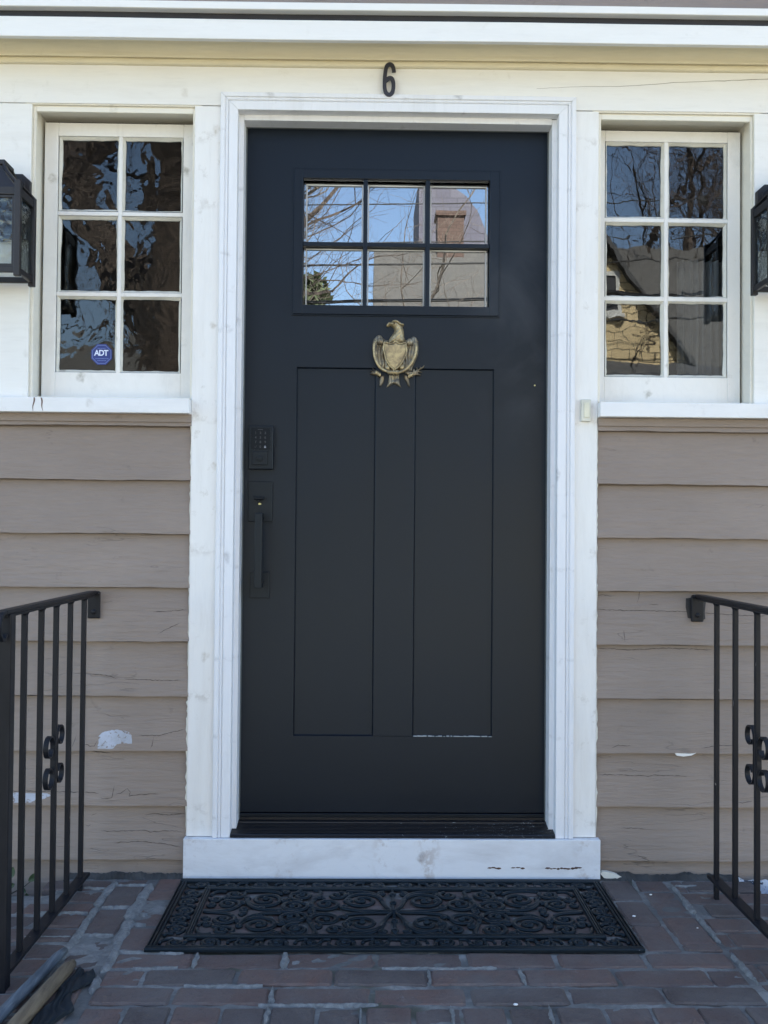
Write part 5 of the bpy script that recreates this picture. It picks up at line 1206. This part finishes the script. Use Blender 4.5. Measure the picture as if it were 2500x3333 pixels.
def bare_tree(loc, h, r0_, lean, seed, label, depth=6, spread=0.6, nmax=2600, up=0.12, limbs=(), bark='bark'):
    rnd = random.Random(seed); t = thing('bare_tree', label, 'tree', loc); tr = MB(); cr = MB(); cnt = [0]
    def grow(p, d, L_, r, lvl):
        queue = [(p, d, L_, r, lvl)]
        while queue and cnt[0] < nmax:
            p, d, L_, r, lvl = queue.pop(0); cnt[0] += 1; pts = [p]; rs = [r]; q = p.copy(); dd = d.copy(); nseg = 6 if lvl < 2 else (5 if lvl < 5 else 4)
            for k in range(nseg):
                dd = (dd + Vector((rnd.uniform(-1, 1), rnd.uniform(-1, 1), rnd.uniform(-1, 1)))*(0.10+0.025*lvl) + Vector((0, 0, up*0.3))).normalized(); q = q + dd*L_/nseg; pts.append(q.copy()); rs.append(r*(1-0.38*(k+1)/nseg))
            (tr if lvl == 0 else cr).tube(pts, rs, 10 if lvl == 0 else (6 if lvl < 3 else 3), cap=False)
            if lvl >= depth: continue
            for k in range(3 if lvl < 3 else 4):
                i = rnd.randint(2, nseg-1) if k else nseg
                a = Vector((rnd.uniform(-1, 1), rnd.uniform(-1, 1), rnd.uniform(-0.35, 0.8))).normalized(); w_ = spread*(0.45 if k == 0 else 1.0)
                nd = (dd*(1-w_) + a*w_*1.25).normalized(); nd.z += up*0.4; nd.normalize()
                queue.append((pts[i], nd, L_*rnd.uniform(0.60, 0.84), rs[i]*(0.97 if k == 0 else rnd.uniform(0.42, 0.66)), lvl+1))
    for (p_, d_, L_, r_) in limbs: cnt[0] = 0; grow(Vector(p_), Vector(d_).normalized(), L_, r_, 2)
    cnt[0] = 0; grow(Vector(loc)-Vector((0, 0, 0.1)), Vector(lean).normalized(), h, r0_, 0)
    tr.build('trunk', bark, t, smooth=True); cr.build('crown', bark, t)
    return t
bare_tree((-2.5, -8.4, GZ), 5.8, 0.76, (-0.06, 0, 1), 8, 'big bare street tree with a thick dark trunk', 7, 0.62, 2600, limbs=[((-2.3, -8.4, 3.9), (1, -0.1, 0.55), 1.6, 0.03), ((-2.4, -8.3, 4.6), (1, 0.1, 0.6), 1.9, 0.05), ((-2.3, -8.5, 3.2), (1, 0.0, 0.62), 1.5, 0.04)])
bare_tree((-1.2, -16.9, GZ), 4.2, 0.34, (0.02, 0, 1), 12, 'spreading bare tree on the far side of the street', 8, 0.66, 6000, bark='palebark')
bare_tree((9.2, -24.0, GZ), 5.5, 0.3, (-0.06, 0, 1), 21, 'tall bare tree beside the grey roofed house', 7, 0.6, 2200)
bare_tree((9.6, -29.5, GZ), 7.0, 0.5, (0.0, 0, 1), 31, 'distant bare tree rising behind the houses', 8, 0.6, 6500)
bare_tree((13.6, -31.0, GZ), 7.5, 0.55, (0, 0, 1), 37, 'tall spreading bare tree at the far end of the grey roof', 8, 0.6, 6500)
bare_tree((-7.0, -30.0, GZ), 6.0, 0.35, (0.05, 0, 1), 41, 'distant bare tree rising behind the white house', 7, 0.58, 1800)
# evergreen
ev = thing('evergreen_tree', 'dense evergreen tree between the street and the white house', 'tree', (-1.55, -19.8, GZ)); b = MB(); rnd = random.Random(5)
b.tube([(-1.55, -19.8, GZ), (-1.5, -19.8, 4.5)], [0.2, 0.05], 8); b.build('trunk', 'bark', ev); b = MB()
for k in range(5200):
    z = rnd.uniform(0.5, 6.9); r = (0.22+1.45*(1-(z/7.6)**1.4))*sqrt(rnd.random())*(1+0.25*sin(z*5+k)); a = rnd.uniform(0, 2*pi); c_ = Vector((-1.55+r*cos(a), -19.8+r*sin(a), z)); d1 = Vector((rnd.uniform(-1, 1), rnd.uniform(-1, 1), rnd.uniform(-1, 1))).normalized()*0.13; d2 = Vector((rnd.uniform(-1, 1), rnd.uniform(-1, 1), rnd.uniform(-1, 1))).normalized()*0.08
    b.add([c_-d1, c_+d2, c_+d1, c_-d2], [(0, 1, 2, 3)])
b.build('crown', 'fir', ev)
# utility poles and wires on the far kerb
M['wire'] = mat_plain('black_wire', (0.02, 0.02, 0.02), 0.6)
for px_, lab in ((-24, 'wooden utility pole far down the street on the left'), (22, 'wooden utility pole far down the street on the right')):
    t = thing('utility_pole', lab, 'pole', (px_, -16.9, GZ)); b = MB(); b.tube([(px_, -16.9, GZ), (px_, -16.9, 9.5)], [0.16, 0.12], 10); b.build('post', 'bark', t); b = MB(); b.box(px_-0.06, px_+0.06, -17.7, -16.1, 8.6, 8.72); b.build('crossarm', 'bark', t)
wires = [(6.9, 0.7, 0.020, -16.4), (6.35, 0.75, 0.035, -16.9), (7.5, 0.6, 0.014, -17.3), (8.3, 0.5, 0.014, -17.6), (5.75, 0.7, 0.022, -16.6), (9.0, 0.5, 0.012, -16.3)]
for (zt, sag, r, yw) in wires:
    pts = [(-24+46*i/40, yw+0.25*sin(i*0.1), zt + 1.2*(i/40-0.5) - sag*4*(i/40)*(1-i/40)) for i in range(41)]
    b = MB(); b.tube(pts, r, 5); o = b.build('utility_wire', 'wire'); tag(o, 'black overhead wire strung between the utility poles', 'wire', 'overhead wires along the street')
